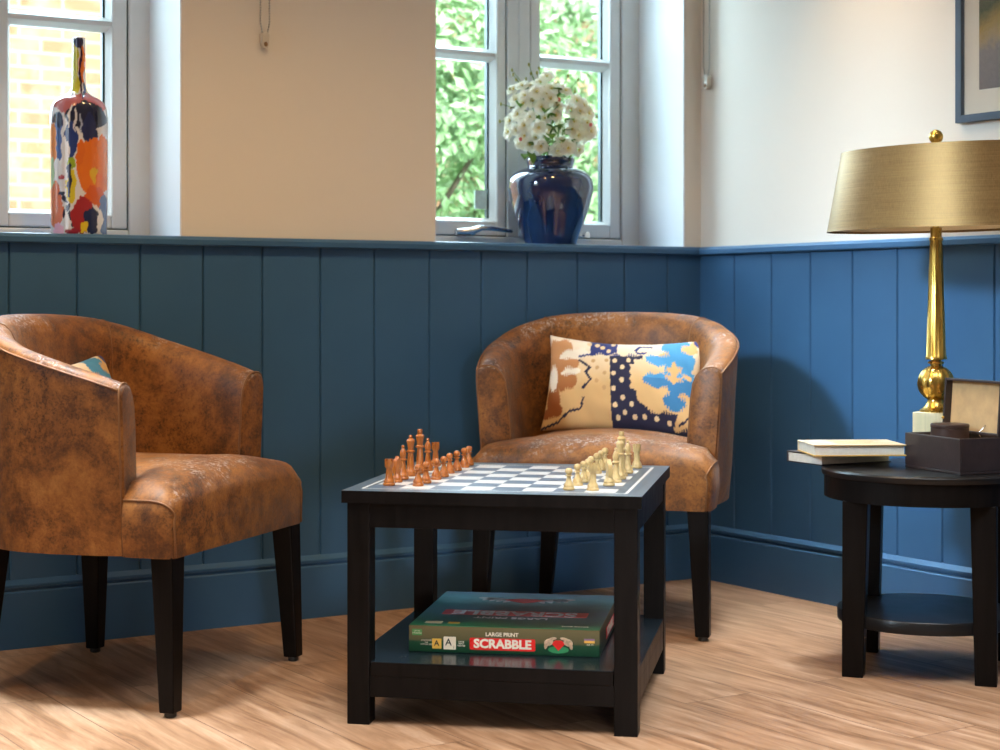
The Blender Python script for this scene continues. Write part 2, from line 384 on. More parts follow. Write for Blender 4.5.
pts = boards(gr, REAR, .02, .0045, -1)
mb = MB(); n = len(pts)
mb.add([(y, x, .14) for x, y in pts] + [(y, x, .968) for x, y in pts], [(i, i + 1, n + i + 1, n + i) for i in range(n - 1)])
struct(onright(mb, 'trim_3', M['blue'], smooth=0, fix=False))
# base boards: moulded top, shadow groove, flat face
prof = [(.012, 0), (-.010, 0), (-.010, .133), (-.0075, .1355), (-.001, .137), (-.001, .1435), (-.008, .145), (-.008, .1515), (.0045, .1625), (.012, .1625)]
mb = MB(); n = len(prof)
mb.add([(LEFT, y, z) for y, z in prof] + [(.02, y, z) for y, z in prof], [(i, i + 1, n + i + 1, n + i) for i in range(n - 1)])
struct(onback(mb, 'baseboard_back', M['blue'], smooth=0))
mb = MB()
mb.add([(y, REAR, z) for y, z in prof] + [(y, .02, z) for y, z in prof], [(i, i + 1, n + i + 1, n + i) for i in range(n - 1)])
struct(onright(mb, 'baseboard_right', M['blue'], smooth=0))
# dado cap, running into the recesses as the sill
cap = [(.02, .965), (-.012, .965), (-.014, .968), (-.014, .980), (-.008, .9875), (.0, .989), (.02, .989)]
mb = MB(); n = len(cap)
mb.add([(LEFT, y, z) for y, z in cap] + [(.0, y, z) for y, z in cap], [(i, i + 1, n + i + 1, n + i) for i in range(n - 1)] + [tuple(range(n)), tuple(range(n, 2 * n))])
for (a, b) in ((o1l, o1r), (o2l, o2r)): mb.box(a, b, .018, .27, .968, .989)
struct(onback(mb, 'trim_4', M['blue'], smooth=0))
mb = MB()
mb.add([(y, REAR, z) for y, z in cap] + [(y, .0, z) for y, z in cap], [(i, i + 1, n + i + 1, n + i) for i in range(n - 1)] + [tuple(range(n)), tuple(range(n, 2 * n))])
struct(onright(mb, 'trim_5', M['blue'], smooth=0))

# ------------------------------------------------------------------ windows
lo, hi = .05, .33                               # depth of the frames: the recess side seen between columns 639 and 685
for _ in range(40):
    mid = (lo + hi) / 2
    if bx(640, mid) < o2r: lo = mid
    else: hi = mid
FD = mid
def window(num, ol, orr, sash_r, glass_r, glass_l, sash_l, zb_glass, zb_sash, zbar, handle):
    w = bpy.data.objects.new('window_%d' % num, None); C.objects.link(w); w.location = BL; w.rotation_euler = BR_; w['kind'] = 'structure'
    y0, y1 = FD, FD + .065
    cx_m = (ol + orr) / 2
    zt_sash, zt = HEAD - .05, HEAD
    gw = glass_r - glass_l; st = glass_l - sash_l
    mul_r = sash_l; mulw = .078; mul_l = mul_r - mulw
    L_sr = mul_l; L_gr = L_sr - st + .002; L_gl = L_gr - gw; L_sl = L_gl - (sash_r - glass_r)
    fb = MB()
    fb.box(sash_r, max(orr, sash_r + .03), y0, y1, SILL, zt)
    fb.box(min(ol, L_sl - .03), L_sl, y0, y1, SILL, zt)
    fb.box(L_sl, sash_r, y0, y1, SILL, zb_sash); fb.box(L_sl, sash_r, y0, y1, zt_sash, zt)
    fb.build('frame', M['upvc'], w, smooth=0, bevel=.004)
    m_ = MB(); m_.box(mul_l, mul_r, y0, y1, zb_sash, zt_sash); m_.box((mul_l + mul_r) / 2 - .002, (mul_l + mul_r) / 2 + .034, y0 - .004, y0 + .002, zb_sash, zt_sash)
    m_.build('mullion', M['upvc'], w, smooth=0, bevel=.003)
    for (sl, sr, gl, gr_) in ((sash_l, sash_r, glass_l, glass_r), (L_sl, L_sr, L_gl, L_gr)):
        g = .0035; s = MB(); ys, ye = y0 + .004, y1 + .006; zgt = zt_sash - .055
        s.box(sl + g, gl, ys, ye, zb_sash + g, zt_sash - g); s.box(gr_, sr - g, ys, ye, zb_sash + g, zt_sash - g)
        s.box(gl, gr_, ys, ye, zb_sash + g, zb_glass); s.box(gl, gr_, ys, ye, zgt, zt_sash - g)
        so = s.build('sash', M['upvc'], w, smooth=0, bevel=.004)
        k = MB()                                 # dark seal around the sash
        k.box(sl, sl + g, ys + .006, ye, zb_sash, zt_sash); k.box(sr - g, sr, ys + .006, ye, zb_sash, zt_sash); k.box(sl, sr, ys + .006, ye, zb_sash, zb_sash + g)
        k.build('seal', M['gasket'], so, smooth=0)
        bd = MB(); b = .009                      # sloping glazing bead
        for (xa, xb, za, zb) in ((gl, gr_, zb_glass, zbar - .010), (gl, gr_, zbar + .010, zgt)):
            yb = ys + .022
            o_ = [(xa - .004, ys - .001, za - .004), (xb + .004, ys - .001, za - .004), (xb + .004, ys - .001, zb + .004), (xa - .004, ys - .001, zb + .004)]
            i_ = [(xa + b, yb, za + b), (xb - b, yb, za + b), (xb - b, yb, zb - b), (xa + b, yb, zb - b)]
            j_ = [(xa + b, yb + .02, za + b), (xb - b, yb + .02, za + b), (xb - b, yb + .02, zb - b), (xa + b, yb + .02, zb - b)]
            bd.add(o_ + i_ + j_, [(q, (q + 1) % 4, 4 + (q + 1) % 4, 4 + q) for q in range(4)] + [(4 + q, 4 + (q + 1) % 4, 8 + (q + 1) % 4, 8 + q) for q in range(4)])
        bd.build('glazing_bead', M['upvc'], so, smooth=0)
        gb = MB(); gb.box(gl, gr_, ys + .001, ys + .05, zbar - .0095, zbar + .0095); gb.build('glazing_bar', M['upvc'], so, smooth=0, bevel=.005)
        gk = MB()
        gk.box(gr_ - b - .006, gr_ - b + .001, ys + .028, ys + .043, zb_glass, zgt)
        gk.build('spacer', M['gasket'], so, smooth=0)
        p = MB(); p.box(gl, gr_, ys + .030, ys + .034, zb_glass, zgt); p.build('pane', M['glass'], so, smooth=0)
    return w, y0, (L_sl, L_sr, L_gl, L_gr)
w2, yw, (L_sl, L_sr, L_gl, L_gr) = window(2, o2l, o2r, bx(622, FD), bx(610.5, FD), bx(541, FD), bx(530, FD), bz(575, 223.5, FD), bz(575, 238.6, FD), bz(575, 62, FD), True)
r1 = bx(129, FD)
gw2 = bx(609, FD) - bx(541, FD); st2 = bx(541, FD) - bx(530, FD)
w1, _, _ = window(1, o1l, o1r, r1, bx(112, FD), bx(9, FD), bx(9, FD) - .05, bz(60, 213, FD), bz(60, 228.6, FD), bz(60, 19.5, FD), False)
# lever handle on the left sash of the window by the corner
hx0, hx1 = bx(453, FD), bx(507, FD); hz = bz(480, 232, FD)
mb = MB()
mb.lathe([(.001, 0), (.009, .002), (.011, .006), (.011, .012)], 16, Matrix.Translation((hx0 + .012, yw, hz - .002)) @ Matrix.Rotation(PI / 2, 4, 'X'))
mb.tube([(hx0 + .006, yw - .010, hz - .002), (hx0 + .04, yw - .014, hz - .001), (hx0 + .055, yw - .026, hz + .002), (hx0 + .075, yw - .034, hz + .010), (hx0 + .11, yw - .036, hz + .010), (hx1 - .004, yw - .034, hz + .003)],
        [.010, .011, .011, .008, .0075, .006], 12)
mb.sphere((hx0 + .052, yw - .022, hz - .004), .010)
mb.build('handle', M['chrome'], w2, smooth=60)
mb = MB(); mb.tube([(bx(584, FD), yw, bz(584, 235, FD)), (bx(584, FD), yw - .02, bz(584, 235, FD))], [.007, .010], 10); mb.box(bx(578, FD), bx(584, FD), yw - .012, yw - .004, bz(580, 236.5, FD), bz(580, 234.5, FD))
mb.build('latch', M['chrome'], w2, smooth=60)
mb = MB(); mb.box(bx(475, FD + .03), bx(486.5, FD + .03), FD + .030, FD + .0335, bz(480, 209, FD + .03), bz(480, 190.5, FD + .03))
mb.build('glass_sticker', M['sticker'], w2, smooth=0)

# ------------------------------------------------------------------ outdoors
mb = MB(); mb.box(-9, 8, PL + T + .02, 14, -.35, -.25); struct(onback(mb, 'ground', M['soil'], smooth=0))
mb = MB(); mb.box(-9, 3.2, 4.6, 4.9, -.3, 2.55)
t = struct(onback(mb, 'wall_garden', M['brick'], smooth=0))
mb = MB(); mb.box(-9.1, 3.25, 4.5, 5.0, 2.55, 2.75)
struct(onback(mb, 'trim_6', M['coping'], smooth=0))
def shrub(name, cx, cy, rx, ryy, rz, zc, n, label):
    g = thing(name, label, 'shrub', W(cx, cy, -.25), TB, 'shrubs in the garden outside')
    f = MB()
    lumps = [(random.uniform(-.75, .75) * rx, random.uniform(-.7, .7) * ryy, zc + random.uniform(-.75, .8) * rz, random.uniform(.28, .5)) for _ in range(22)]
    for i in range(n):
        lx, ly, lz, lr = random.choice(lumps)
        d = Vector((random.gauss(0, 1), random.gauss(0, 1), random.gauss(0, 1))).normalized()
        c = Vector((lx, ly, lz)) + d * lr * random.uniform(.75, 1.05)
        if c.z < .05: continue
        a = (d + Vector((random.uniform(-.7, .7), random.uniform(-.7, .7), random.uniform(-.1, .9)))).normalized()
        u = a.orthogonal().normalized(); u = Matrix.Rotation(random.uniform(0, 6.28), 3, a) @ u; v = a.cross(u)
        L = random.uniform(.022, .045)
        f.add([c - u * L, c - u * L * .2 + v * L * .45 + a * .006, c + u * L, c - u * L * .2 - v * L * .45 + a * .006], [(0, 1, 2, 3)])
    f.build('foliage', M['hedge'], g, smooth=0, fix=False)
    s = MB()
    for i in range(9):
        x, y = random.uniform(-.4, .4) * rx, random.uniform(-.4, .4) * ryy; lx, ly, lz, lr = lumps[i]
        s.tube([(x * .4, y * .4, 0), (x, y, zc * .4), (lx, ly, lz)], [.03, .022, .008], 6)
    s.build('stems', M['twig'], g)
    return g
shrub('garden_shrub', .0, 2.3, .80, .45, 1.05, 1.35, 17000, 'bushy green shrub seen through the window behind the flower vase')
shrub('garden_shrub', 1.75, 3.6, 1.1, .5, 1.5, 2.0, 20000, 'taller green shrub filling the right pane of the window by the corner')

# ------------------------------------------------------------------ tub armchairs
S0 = .25                                        # chair base point lies this far behind the front feet
def hgt(s):
    ks = [(-.085, .655), (-.15, .677), (-.25, .706), (-.36, .737), (-.44, .765), (-.50, .786), (-.545, .797)]
    if s >= ks[0][0]: return ks[0][1]
    for (a, ha), (b, hb) in zip(ks, ks[1:]):
        if s >= b: return ha + (hb - ha) * (a - s) / (a - b)
    return ks[-1][1]
def chair_shell_stations():
    P = []
    for i in range(7): t = i / 6; P.append((.316 + .018 * math.sin(t * PI / 2), -.104 - .166 * t))
    N = 40; ex = 2 / 2.35
    for i in range(1, N):
        a = PI * i / N; c = math.cos(a)
        P.append((.334 * math.copysign(abs(c) ** ex, c), -.27 - .275 * math.sin(a) ** ex))
    for i in range(7): t = 1 - i / 6; P.append((-(.316 + .018 * math.sin(t * PI / 2)), -.104 - .166 * t))
    return P
def section(h):
    return [(.024, .315), (.016, .40), (.006, h - .12), (.001, h - .04), (.001, h - .020), (.005, h - .008), (.013, h - .002), (.025, h), (.040, h - .002), (.054, h - .009),
            (.066, h - .022), (.075, h - .042), (.081, h - .08), (.087, .50), (.092, .42), (.092, .33)]
def make_chair():
    root = thing('tub_armchair', 'x', 'armchair')
    ST = chair_shell_stations(); rings = []
    def pt(i, o, z):
        a = ST[max(i - 1, 0)]; b = ST[min(i + 1, len(ST) - 1)]
        tx, ty = b[0] - a[0], b[1] - a[1]; l = math.hypot(tx, ty); nx, ny = -ty / l, tx / l    # points inward for this winding
        if nx * ST[i][0] > 0 and abs(ST[i][0]) > .1: nx, ny = -nx, -ny
        if abs(ST[i][0]) <= .1 and ny < 0: nx, ny = -nx, -ny
        return Vector((ST[i][0] + nx * o, ST[i][1] + ny * o + S0, z))
    for i in range(len(ST)):
        rings.append([pt(i, o, z) for o, z in section(hgt(ST[i][1]))])
    def endring(r, k, fw):
        c = sum(r, Vector()) / len(r); out = []
        for p in r:
            q = c + (p - c) * k; q.z = max(q.z, .317) if p.z > .32 else p.z; q.y = p.y + fw; out.append(q)
        return out
    full = [endring(rings[0], .90, .009), endring(rings[0], .975, .0055)] + rings + [endring(rings[-1], .975, .0055), endring(rings[-1], .90, .009)]
    mb = MB(); mb.rings(full); sh = mb.build('backrest', M['leather'], root, smooth=42)
    pp = MB(); pp.tube([pt(i, -.0002, hgt(ST[i][1]) - .014) for i in range(len(ST))], .0026, 6); pp.build('piping', M['piping'], sh, smooth=180)
    for e in (0, -1):
        pp = MB(); pp.tube([p + Vector((0, .003, 0)) for p in rings[e]], .0024, 6); pp.build('piping', M['piping'], sh, smooth=180)
    for i in (17, len(ST) - 18):
        sm = MB(); sm.tube([pt(i, o - .0003, z + .0003) for o, z in section(hgt(ST[i][1]))[5:]], .0016, 6); sm.build('seam', M['piping'], sh, smooth=180)
    # seat: narrow between the arms, full width in front of them
    def ring(s, w, ze, D, k=1.0, wk=0.0):
        w -= wk; out = [Vector((-w + .006, s + S0, .315)), Vector((-w - .002, s + S0, .315 + (ze - .315) * .35 * k)), Vector((-w, s + S0, .315 + (ze - .05 - .315) * k))]
        for a in (30, 60): out.append(Vector((-w + .03 * (1 - math.cos(rad(a))), s + S0, .315 + (ze - .05 + .035 * math.sin(rad(a)) - .315) * k)))
        N = 18
        for i in range(N + 1):
            x = -w + .03 + (2 * w - .06) * i / N; u = x / w
            out.append(Vector((x, s + S0, .315 + (ze - .012 + D * (1 - u * u) ** .75 - .315) * k)))
        m = [Vector((-p.x, p.y, p.z)) for p in reversed(out[:5])]
        return out + m
    R = []
    for s in (-.475, -.44, -.38, -.32, -.26, -.20, -.15, -.128): R.append(ring(s, .242, .462, .040))
    for s in (-.118, -.108): R.append(ring(s, .25 if s < -.11 else .285, .462, .040))
    for s, D in ((-.097, .040), (-.075, .038), (-.055, .034), (-.037, .029)): R.append(ring(s, .309, .462, D))
    for a in (20, 40, 58, 74, 88): R.append(ring(-.037 + .047 * math.sin(rad(a)), .309, .462, .029 - .012 * math.sin(rad(a)), 1 - .26 * (1 - math.cos(rad(a))), .016 * (1 - math.cos(rad(a)))))
    mb = MB(); mb.rings(R); se = mb.build('seat', M['leather'], root, smooth=60)
    for sg in (1, -1):
        pp = MB()
        pts = [Vector((sg * abs(r[3].x), r[3].y, r[3].z)) for r in R[10:]]
        last = R[-1]; pts += [Vector((sg * (abs(last[2].x) + .001), last[2].y + .001, last[2].z)), Vector((sg * (abs(last[0].x) + .002), last[0].y + .001, .318))]
        pp.tube(pts, .0024, 6)
        pp.build('piping', M['piping'], se, smooth=180)
    # legs
    def leg(xs, top, bot, tw, bw):
        (tx0, tx1, ty0, ty1), (bx0, bx1, by0, by1) = top, bot
        m = MB(); m.hexa([(bx0, by0, .010), (bx1, by0, .010), (bx1, by1, .010), (bx0, by1, .010)], [(tx0, ty0, .318), (tx1, ty0, .318), (tx1, ty1, .318), (tx0, ty1, .318)])
        l = m.build('leg', M['black'], root, smooth=0, bevel=.003)
        g = MB(); cx, cy = (bx0 + bx1) / 2, (by0 + by1) / 2
        g.lathe([(.010, 0), (.012, .002), (.012, .010)], 12, Matrix.Translation((cx, cy, 0))); g.build('foot_glide', M['glide'], l)
    for sg in (1, -1):
        x = lambda a, b: (min(sg * a, sg * b), max(sg * a, sg * b))
        leg(sg, (*x(.296, .244), S0 - .042, S0 + .007), (*x(.299, .264), S0 - .021, S0 + .012), 0, 0)
        leg(sg, (*x(.222, .170), S0 - .500, S0 - .448), (*x(.238, .205), S0 - .504, S0 - .472), 0, 0)
    return root
# direction the chairs face and the middle between their front feet
def chair_pose(o, mid, fwd):
    f = Vector(fwd).normalized(); p = Vector(mid) - f * S0
    o.location = (p.x, p.y, 0); o.rotation_euler = (0, 0, math.atan2(f.y, f.x) - PI / 2)
chA = make_chair()
chB = copy_tree(chA)
G = 'brown leather tub armchairs'
tag(chA, 'brown distressed leather tub armchair at the left edge, seen from its side', 'armchair', G); chair_pose(chA, (-.560, 3.637), (.949, -.317))
tag(chB, 'brown distressed leather tub armchair in the corner behind the chess table, facing forward', 'armchair', G); chair_pose(chB, (.220, 4.200), (-.249, -.969))

# ------------------------------------------------------------------ ikat cushions
def ell(x, y, e):
    return ((x - e[0]) / e[2]) ** 2 + ((y - e[1]) / e[3]) ** 2 < 1
def polydist(x, y, P):
    best = 1e9
    for (ax, ay), (bx_, by_) in zip(P, P[1:]):
        dx, dy = bx_ - ax, by_ - ay; t = max(0, min(1, ((x - ax) * dx + (y - ay) * dy) / (dx * dx + dy * dy)))
        best = min(best, math.hypot(x - ax - t * dx, y - ay - t * dy))
    return best
def lerp3(a, b, t): return tuple(a[i] + (b[i] - a[i]) * t for i in range(3))
def saw(x, p): t = (x / p) % 1; return abs(2 * t - 1)
BROWN = [(160, 150, 75, 55), (205, 240, 62, 42), (130, 240, 45, 80), (190, 330, 62, 50), (115, 420, 40, 80), (95, 480, 45, 30), (125, 180, 30, 80), (130, 470, 40, 35)]
CUT = [(112, 310, 24, 70), (240, 190, 90, 28), (215, 285, 60, 18)]
BLUE = [(800, 155, 85, 52), (730, 235, 92, 36), (840, 235, 62, 60), (705, 352, 80, 40), (850, 330, 52, 70), (800, 320, 60, 100), (790, 455, 62, 45), (845, 400, 40, 40)]
LEAF = [(792, 300, 17, 60), (792, 288, 46, 17), (772, 332, 30, 13), (815, 342, 30, 12), (866, 165, 45, 26), (882, 140, 20, 40), (845, 428, 32, 15), (735, 205, 32, 9), (862, 320, 28, 13)]
DOTS = [(468, 237), (545, 237), (510, 275), (460, 308), (505, 345), (457, 385), (507, 430), (463, 463), (555, 463), (515, 500), (477, 523), (568, 523), (620, 523), (683, 532), (748, 550), (398, 150), (455, 128), (432, 175), (325, 125), (368, 133)]
FAINT = [(367, 270), (345, 230), (420, 232), (410, 303), (362, 342), (405, 378)]
SQ = [[(265, 220), (325, 265), (300, 290), (330, 335), (285, 372)], [(285, 420), (270, 470), (205, 478), (140, 525), (50, 545)], [(660, 147), (600, 150), (580, 175), (592, 195), (636, 190)], [(800, 560), (870, 515)], [(270, 200), (340, 190)]]
def cushion_colour(x, y):
    jx = x + 5 * saw(y, 15); jy = y + 26 * saw(x, 13) * (0.6 + .4 * math.sin(x * .07)) + 9 * noise.noise(Vector((x * .03, y * .03, 2)))
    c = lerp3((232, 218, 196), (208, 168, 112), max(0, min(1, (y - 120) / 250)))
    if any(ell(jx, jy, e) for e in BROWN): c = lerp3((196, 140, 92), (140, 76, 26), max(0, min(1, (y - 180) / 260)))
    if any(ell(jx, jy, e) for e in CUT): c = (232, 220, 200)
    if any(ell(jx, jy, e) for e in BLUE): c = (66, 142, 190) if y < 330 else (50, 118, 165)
    if any(ell(jx, jy, e) for e in LEAF): c = (208, 164, 104)
    rb = 575
    if y < 260: rb = 575 + (45 if jy < 235 else 0)
    elif y < 390: rb = 548 + 12 * saw(y, 40)
    elif y > 400: rb = 585 + max(0, jy - 440) * 1.0
    if jy > 512: rb = 800 - (jy - 512) * .5
    navy = False
    if 440 < x < rb and 212 < jy: navy = True
    if 330 < x < 478 and jy < 205 and jy > 60: navy = True
    if jy > 590 and x > 560: navy = True
    if ell(x, y, (915, 95, 40, 42)): navy = True
    for P in SQ:
        if polydist(x, y, P) < 6 + 3 * math.sin(x * .35 + y * .3): navy = True
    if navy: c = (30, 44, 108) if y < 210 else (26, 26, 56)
    for (dx, dy) in DOTS:
        if math.hypot(x - dx, y - dy) < 13: c = (222, 194, 150)
    for (dx, dy) in FAINT:
        if math.hypot(x - dx, y - dy) < 11: c = (190, 150, 102)
    return c
def make_cushion():
    NU, NV, Wd, Hd, Th = 190, 122, .428, .272, .060
    vs, fs, col = [], [], []
    for side in (1, -1):
        for j in range(NV + 1):
            for i in range(NU + 1):
                u, v = 2 * i / NU - 1, 2 * j / NV - 1
                x = Wd / 2 * u * (1 - .055 * (1 - v * v)); z = Hd / 2 * v * (1 - (.17 if v > 0 else .08) * (1 - u * u))
                t = Th * ((1 - u * u) * (1 - v * v)) ** .42
                wr = noise.noise(Vector((x * 9, z * 9, side * 3))) * .008 + noise.noise(Vector((x * 26 + z * 14, z * 20, 5))) * .0042
                if t > .01: t += wr * min(1, t / .04)
                vs.append((x, -side * t, z))
                U, V = (u + 1) / 2, (1 - v) / 2
                tl, tr, bl, br = (100, 50), (938, 82), (45, 550), (890, 612)
                px = (tl[0] * (1 - U) + tr[0] * U) * (1 - V) + (bl[0] * (1 - U) + br[0] * U) * V
                py = (tl[1] * (1 - U) + tr[1] * U) * (1 - V) + (bl[1] * (1 - U) + br[1] * U) * V
                py += 50 * (1 - u * u) * (1 - V) - 15 * (1 - u * u) * V
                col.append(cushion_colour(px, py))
    N1 = (NU + 1) * (NV + 1)
    for sd in (0, 1):
        for j in range(NV):
            for i in range(NU):
                a = sd * N1 + j * (NU + 1) + i; q = (a, a + 1, a + NU + 2, a + NU + 1)
                fs.append(q if sd == 0 else tuple(reversed(q)))
    me = bpy.data.meshes.new('cushion'); me.from_pydata(vs, [], fs)
    at = me.color_attributes.new('paint', 'FLOAT_COLOR', 'POINT')
    buf = []
    for c in col: buf += list(srgb(*c))
    at.data.foreach_set('color', buf)
    bm = bmesh.new(); bm.from_mesh(me); bmesh.ops.remove_doubles(bm, verts=[v for v in bm.verts if v.is_boundary], dist=1e-5); bm.to_mesh(me); bm.free()
    me.polygons.foreach_set('use_smooth', [True] * len(me.polygons)); me.materials.append(M['cushion'])
    o = bpy.data.objects.new('lumbar_cushion', me); C.objects.link(o); return o
def in_chair(ch, lx, s, z):                      # chair coordinates to the room
    f = Vector((math.cos(ch.rotation_euler.z + PI / 2), math.sin(ch.rotation_euler.z + PI / 2))); r = Vector((f.y, -f.x))
    p = Vector(ch.location[:2]) + f * (s + S0) + r * lx; return Vector((p.x, p.y, z))
cu = make_cushion()
# cushion local -Y faces out of the chair
cu.location = in_chair(chB, -.018, -.372, .600); cu.rotation_euler = (rad(-20), rad(1.5), chB.rotation_euler.z + PI)
tag(cu, 'patterned lumbar cushion in cream, brown, navy and blue, leaning in the corner armchair', 'cushion', 'ikat lumbar cushions')
cu2 = cu.copy(); C.objects.link(cu2)
cu2.location = in_chair(chA, .03, -.415, .566); cu2.rotation_euler = (rad(-13), rad(-2), chA.rotation_euler.z + PI)
tag(cu2, 'patterned cushion with only its corner tip showing above the arm of the left armchair', 'cushion', 'ikat lumbar cushions')

# ------------------------------------------------------------------ chess table
TA = rad(-10.6); te = Vector((math.cos(TA), math.sin(TA))); tn = Vector((-math.sin(TA), math.cos(TA)))
FLc = Vector((-.3089, 3.3091)); TW, TD, TH = .586, .620, .456
tc = FLc + te * TW / 2 + tn * TD / 2
ct = thing('chess_table', 'square black wooden table with an inlaid chessboard top and a lower shelf', 'table', (tc.x, tc.y, 0), TA)
BX0, BXS, BY0, BYS = .041, .061, .058, .063      # board origin and square size from the near left corner
def tl(u, v): return (u - TW / 2, v - TD / 2)
mb = MB()
xs = sorted({0, .026, .032, .535, .541 + .005, .552, TW} | {BX0 + BXS * k for k in range(9)})
xs = [0, .027, .033] + [BX0 + BXS * k for k in range(9)] + [.548, .554, TW]
ys = [0, .043, .049] + [BY0 + BYS * k for k in range(9)] + [.571, .577, TD]
z0, z1 = .432, TH
nx, ny = len(xs), len(ys); vs = []
for y in ys:
    for x in xs: vs.append((*tl(x, y), z1))
fs = []; ms = []
for j in range(ny - 1):
    for i in range(nx - 1):
        m = 3
        if 3 <= i <= 10 and 3 <= j <= 10: m = 1 if ((i - 3) + (j - 3)) % 2 == 0 else 2
        if (i in (1, nx - 3) and 1 <= j <= ny - 3) or (j in (1, ny - 3) and 1 <= i <= nx - 3): m = 2
        a = j * nx + i; fs.append((a, a + 1, a + nx + 1, a + nx)); ms.append(m)
b = len(mb.v); mb.v += vs
for f, m in zip(fs, ms): mb.f.append(f); mb.mi.append(m)
per = [i for i in range(nx)] + [j * nx + nx - 1 for j in range(1, ny)] + [(ny - 1) * nx + i for i in range(nx - 2, -1, -1)] + [j * nx for j in range(ny - 2, 0, -1)]
nb_ = len(mb.v); mb.v += [(vs[i][0], vs[i][1], z0) for i in per]
n = len(per)
for k in range(n): mb.f.append((per[k], nb_ + k, nb_ + (k + 1) % n, per[(k + 1) % n])); mb.mi.append(0)
mb.f.append(tuple(nb_ + k for k in range(n))); mb.mi.append(0)
mb.build('tabletop', [M['black'], M['dark_sq'], M['white_sq'], M['border']], ct, smooth=0)
IN, LG = .009, .045
lw, ld = TW / 2 - IN, TD / 2 - IN
for sx in (-1, 1):
    for sy in (-1, 1):
        m = MB(); xa, xb = sorted((sx * lw, sx * (lw - LG))); ya, yb = sorted((sy * ld, sy * (ld - LG))); m.box(xa, xb, ya, yb, 0, .432)
        m.build('leg', M['black'], ct, smooth=0, bevel=.0015)
for (a, b, c_, d) in ((-lw + LG, lw - LG, -ld + .002, -ld + .022), (-lw + LG, lw - LG, ld - .022, ld - .002), (-lw + .002, -lw + .022, -ld + LG, ld - LG), (lw - .022, lw - .002, -ld + LG, ld - LG)):
    m = MB(); m.box(a, b, c_, d, .384, .432); m.build('apron', M['black'], ct, smooth=0, bevel=.001)
    m = MB(); m.box(a, b, c_, d, .054, .0945); m.build('shelf_rail', M['black'], ct, smooth=0, bevel=.001)
m = MB(); sx_, sy_ = lw - .0015, ld - .0015
poly = [(-sx_ + LG, -sy_), (sx_ - LG, -sy_), (sx_ - LG, -sy_ + LG), (sx_, -sy_ + LG), (sx_, sy_ - LG), (sx_ - LG, sy_ - LG), (sx_ - LG, sy_), (-sx_ + LG, sy_), (-sx_ + LG, sy_ - LG), (-sx_, sy_ - LG), (-sx_, -sy_ + LG), (-sx_ + LG, -sy_ + LG)]
m.prism(poly, .0945, .1226, lambda u, v, h: Vector((u, v, h))); m.mi[1] = 1; m.build('shelf', [M['black'], M['shelf_top']], ct, smooth=0, bevel=.0015)

# ------------------------------------------------------------------ chess pieces
def spline(P, n=4):
    out = []
    for i in range(len(P) - 1):
        p0 = P[max(i - 1, 0)]; p1 = P[i]; p2 = P[i + 1]; p3 = P[min(i + 2, len(P) - 1)]
        for k in range(n):
            t = k / n
            f = lambda a, b, c, d: .5 * (2 * b + (c - a) * t + (2 * a - 5 * b + 4 * c - d) * t * t + (3 * b - a - 3 * c + d) * t ** 3)
            out.append((max(.0003, f(p0[0], p1[0], p2[0], p3[0])), f(p0[1], p1[1], p2[1], p3[1])))
    return out + [P[-1]]
def base(r, h): return [(r * .92, 0), (r, .0015), (r, .0045), (r * .86, .006), (r * .92, .0085), (r * .80, .0115), (r * .58, .016)]
def pawn_mesh():
    m = MB(); r = .0112
    m.lathe(base(r, 0) + [(.0050, .021), (.0038, .0265), (.0070, .0275), (.0072, .0292), (.0036, .0302), (.0058, .0325), (.0072, .0352), (.0074, .0378), (.0066, .0405), (.0046, .0426), (.0022, .0435), (.0006, .0437)], 20); return m
def rook_mesh():
    m = MB(); r = .0122
    m.lathe(base(r, 0) + [(.0066, .024), (.0058, .034), (.0076, .0365), (.0088, .0385), (.0088, .049), (.0060, .0490), (.0058, .0470), (.0006, .0468)], 20)
    for k in range(5):
        a = 2 * PI * k / 5; poly = [(.0060, a - .42), (.0088, a - .42), (.0089, a), (.0088, a + .42), (.0060, a + .42), (.0058, a)]
        m.prism([(q * math.cos(w), q * math.sin(w)) for q, w in poly], .0488, .0532, lambda u, v, h: Vector((u, v, h)))
    return m
def bishop_mesh():
    m = MB(); r = .0122
    m.lathe(base(r, 0) + [(.0060, .026), (.0046, .0385), (.0080, .0400), (.0082, .0418), (.0050, .0440), (.0062, .0480), (.0070, .0520), (.0060, .0580), (.0036, .0630), (.0022, .0645), (.0034, .0665), (.0036, .0685), (.0024, .0705), (.0006, .0712)], 20); return m
def queen_mesh():
    m = MB(); r = .0132
    m.lathe(base(r, 0) + [(.0072, .028), (.0056, .049), (.0092, .0510), (.0094, .0530), (.0060, .0552), (.0062, .0600), (.0080, .0700), (.0092, .0745), (.0084, .0760), (.0052, .0790), (.0030, .0800), (.0042, .0820), (.0042, .0845), (.0024, .0862), (.0006, .0866)], 20); return m
def king_mesh():
    m = MB(); r = .0136
    m.lathe(base(r, 0) + [(.0076, .030), (.0060, .054), (.0098, .0560), (.0100, .0582), (.0064, .0605), (.0068, .0660), (.0086, .0770), (.0098, .0800), (.0066, .0835), (.0048, .0845), (.0052, .0850), (.0056, .0930), (.0050, .0945), (.0006, .0948)], 20); return m
def knight_mesh():
    m = MB(); r = .0120
    m.lathe(base(r, 0) + [(.0072, .0165), (.0072, .0185), (.0006, .0187)], 20)
    poly = [(-.0078, .018), (.0072, .018), (.0062, .023), (.0040, .0285), (.0052, .0315), (.0100, .0325), (.0118, .0350), (.0112, .0385), (.0060, .0440), (.0042, .0500), (.0018, .0535), (-.0002, .0490), (-.0040, .0470), (-.0078, .0400), (-.0092, .0300)]
    for (a, b, k) in ((-.0050, .0050, 1.0),): m.prism(poly, a, b, lambda u, v, h: Vector((u, h, v)))
    return m
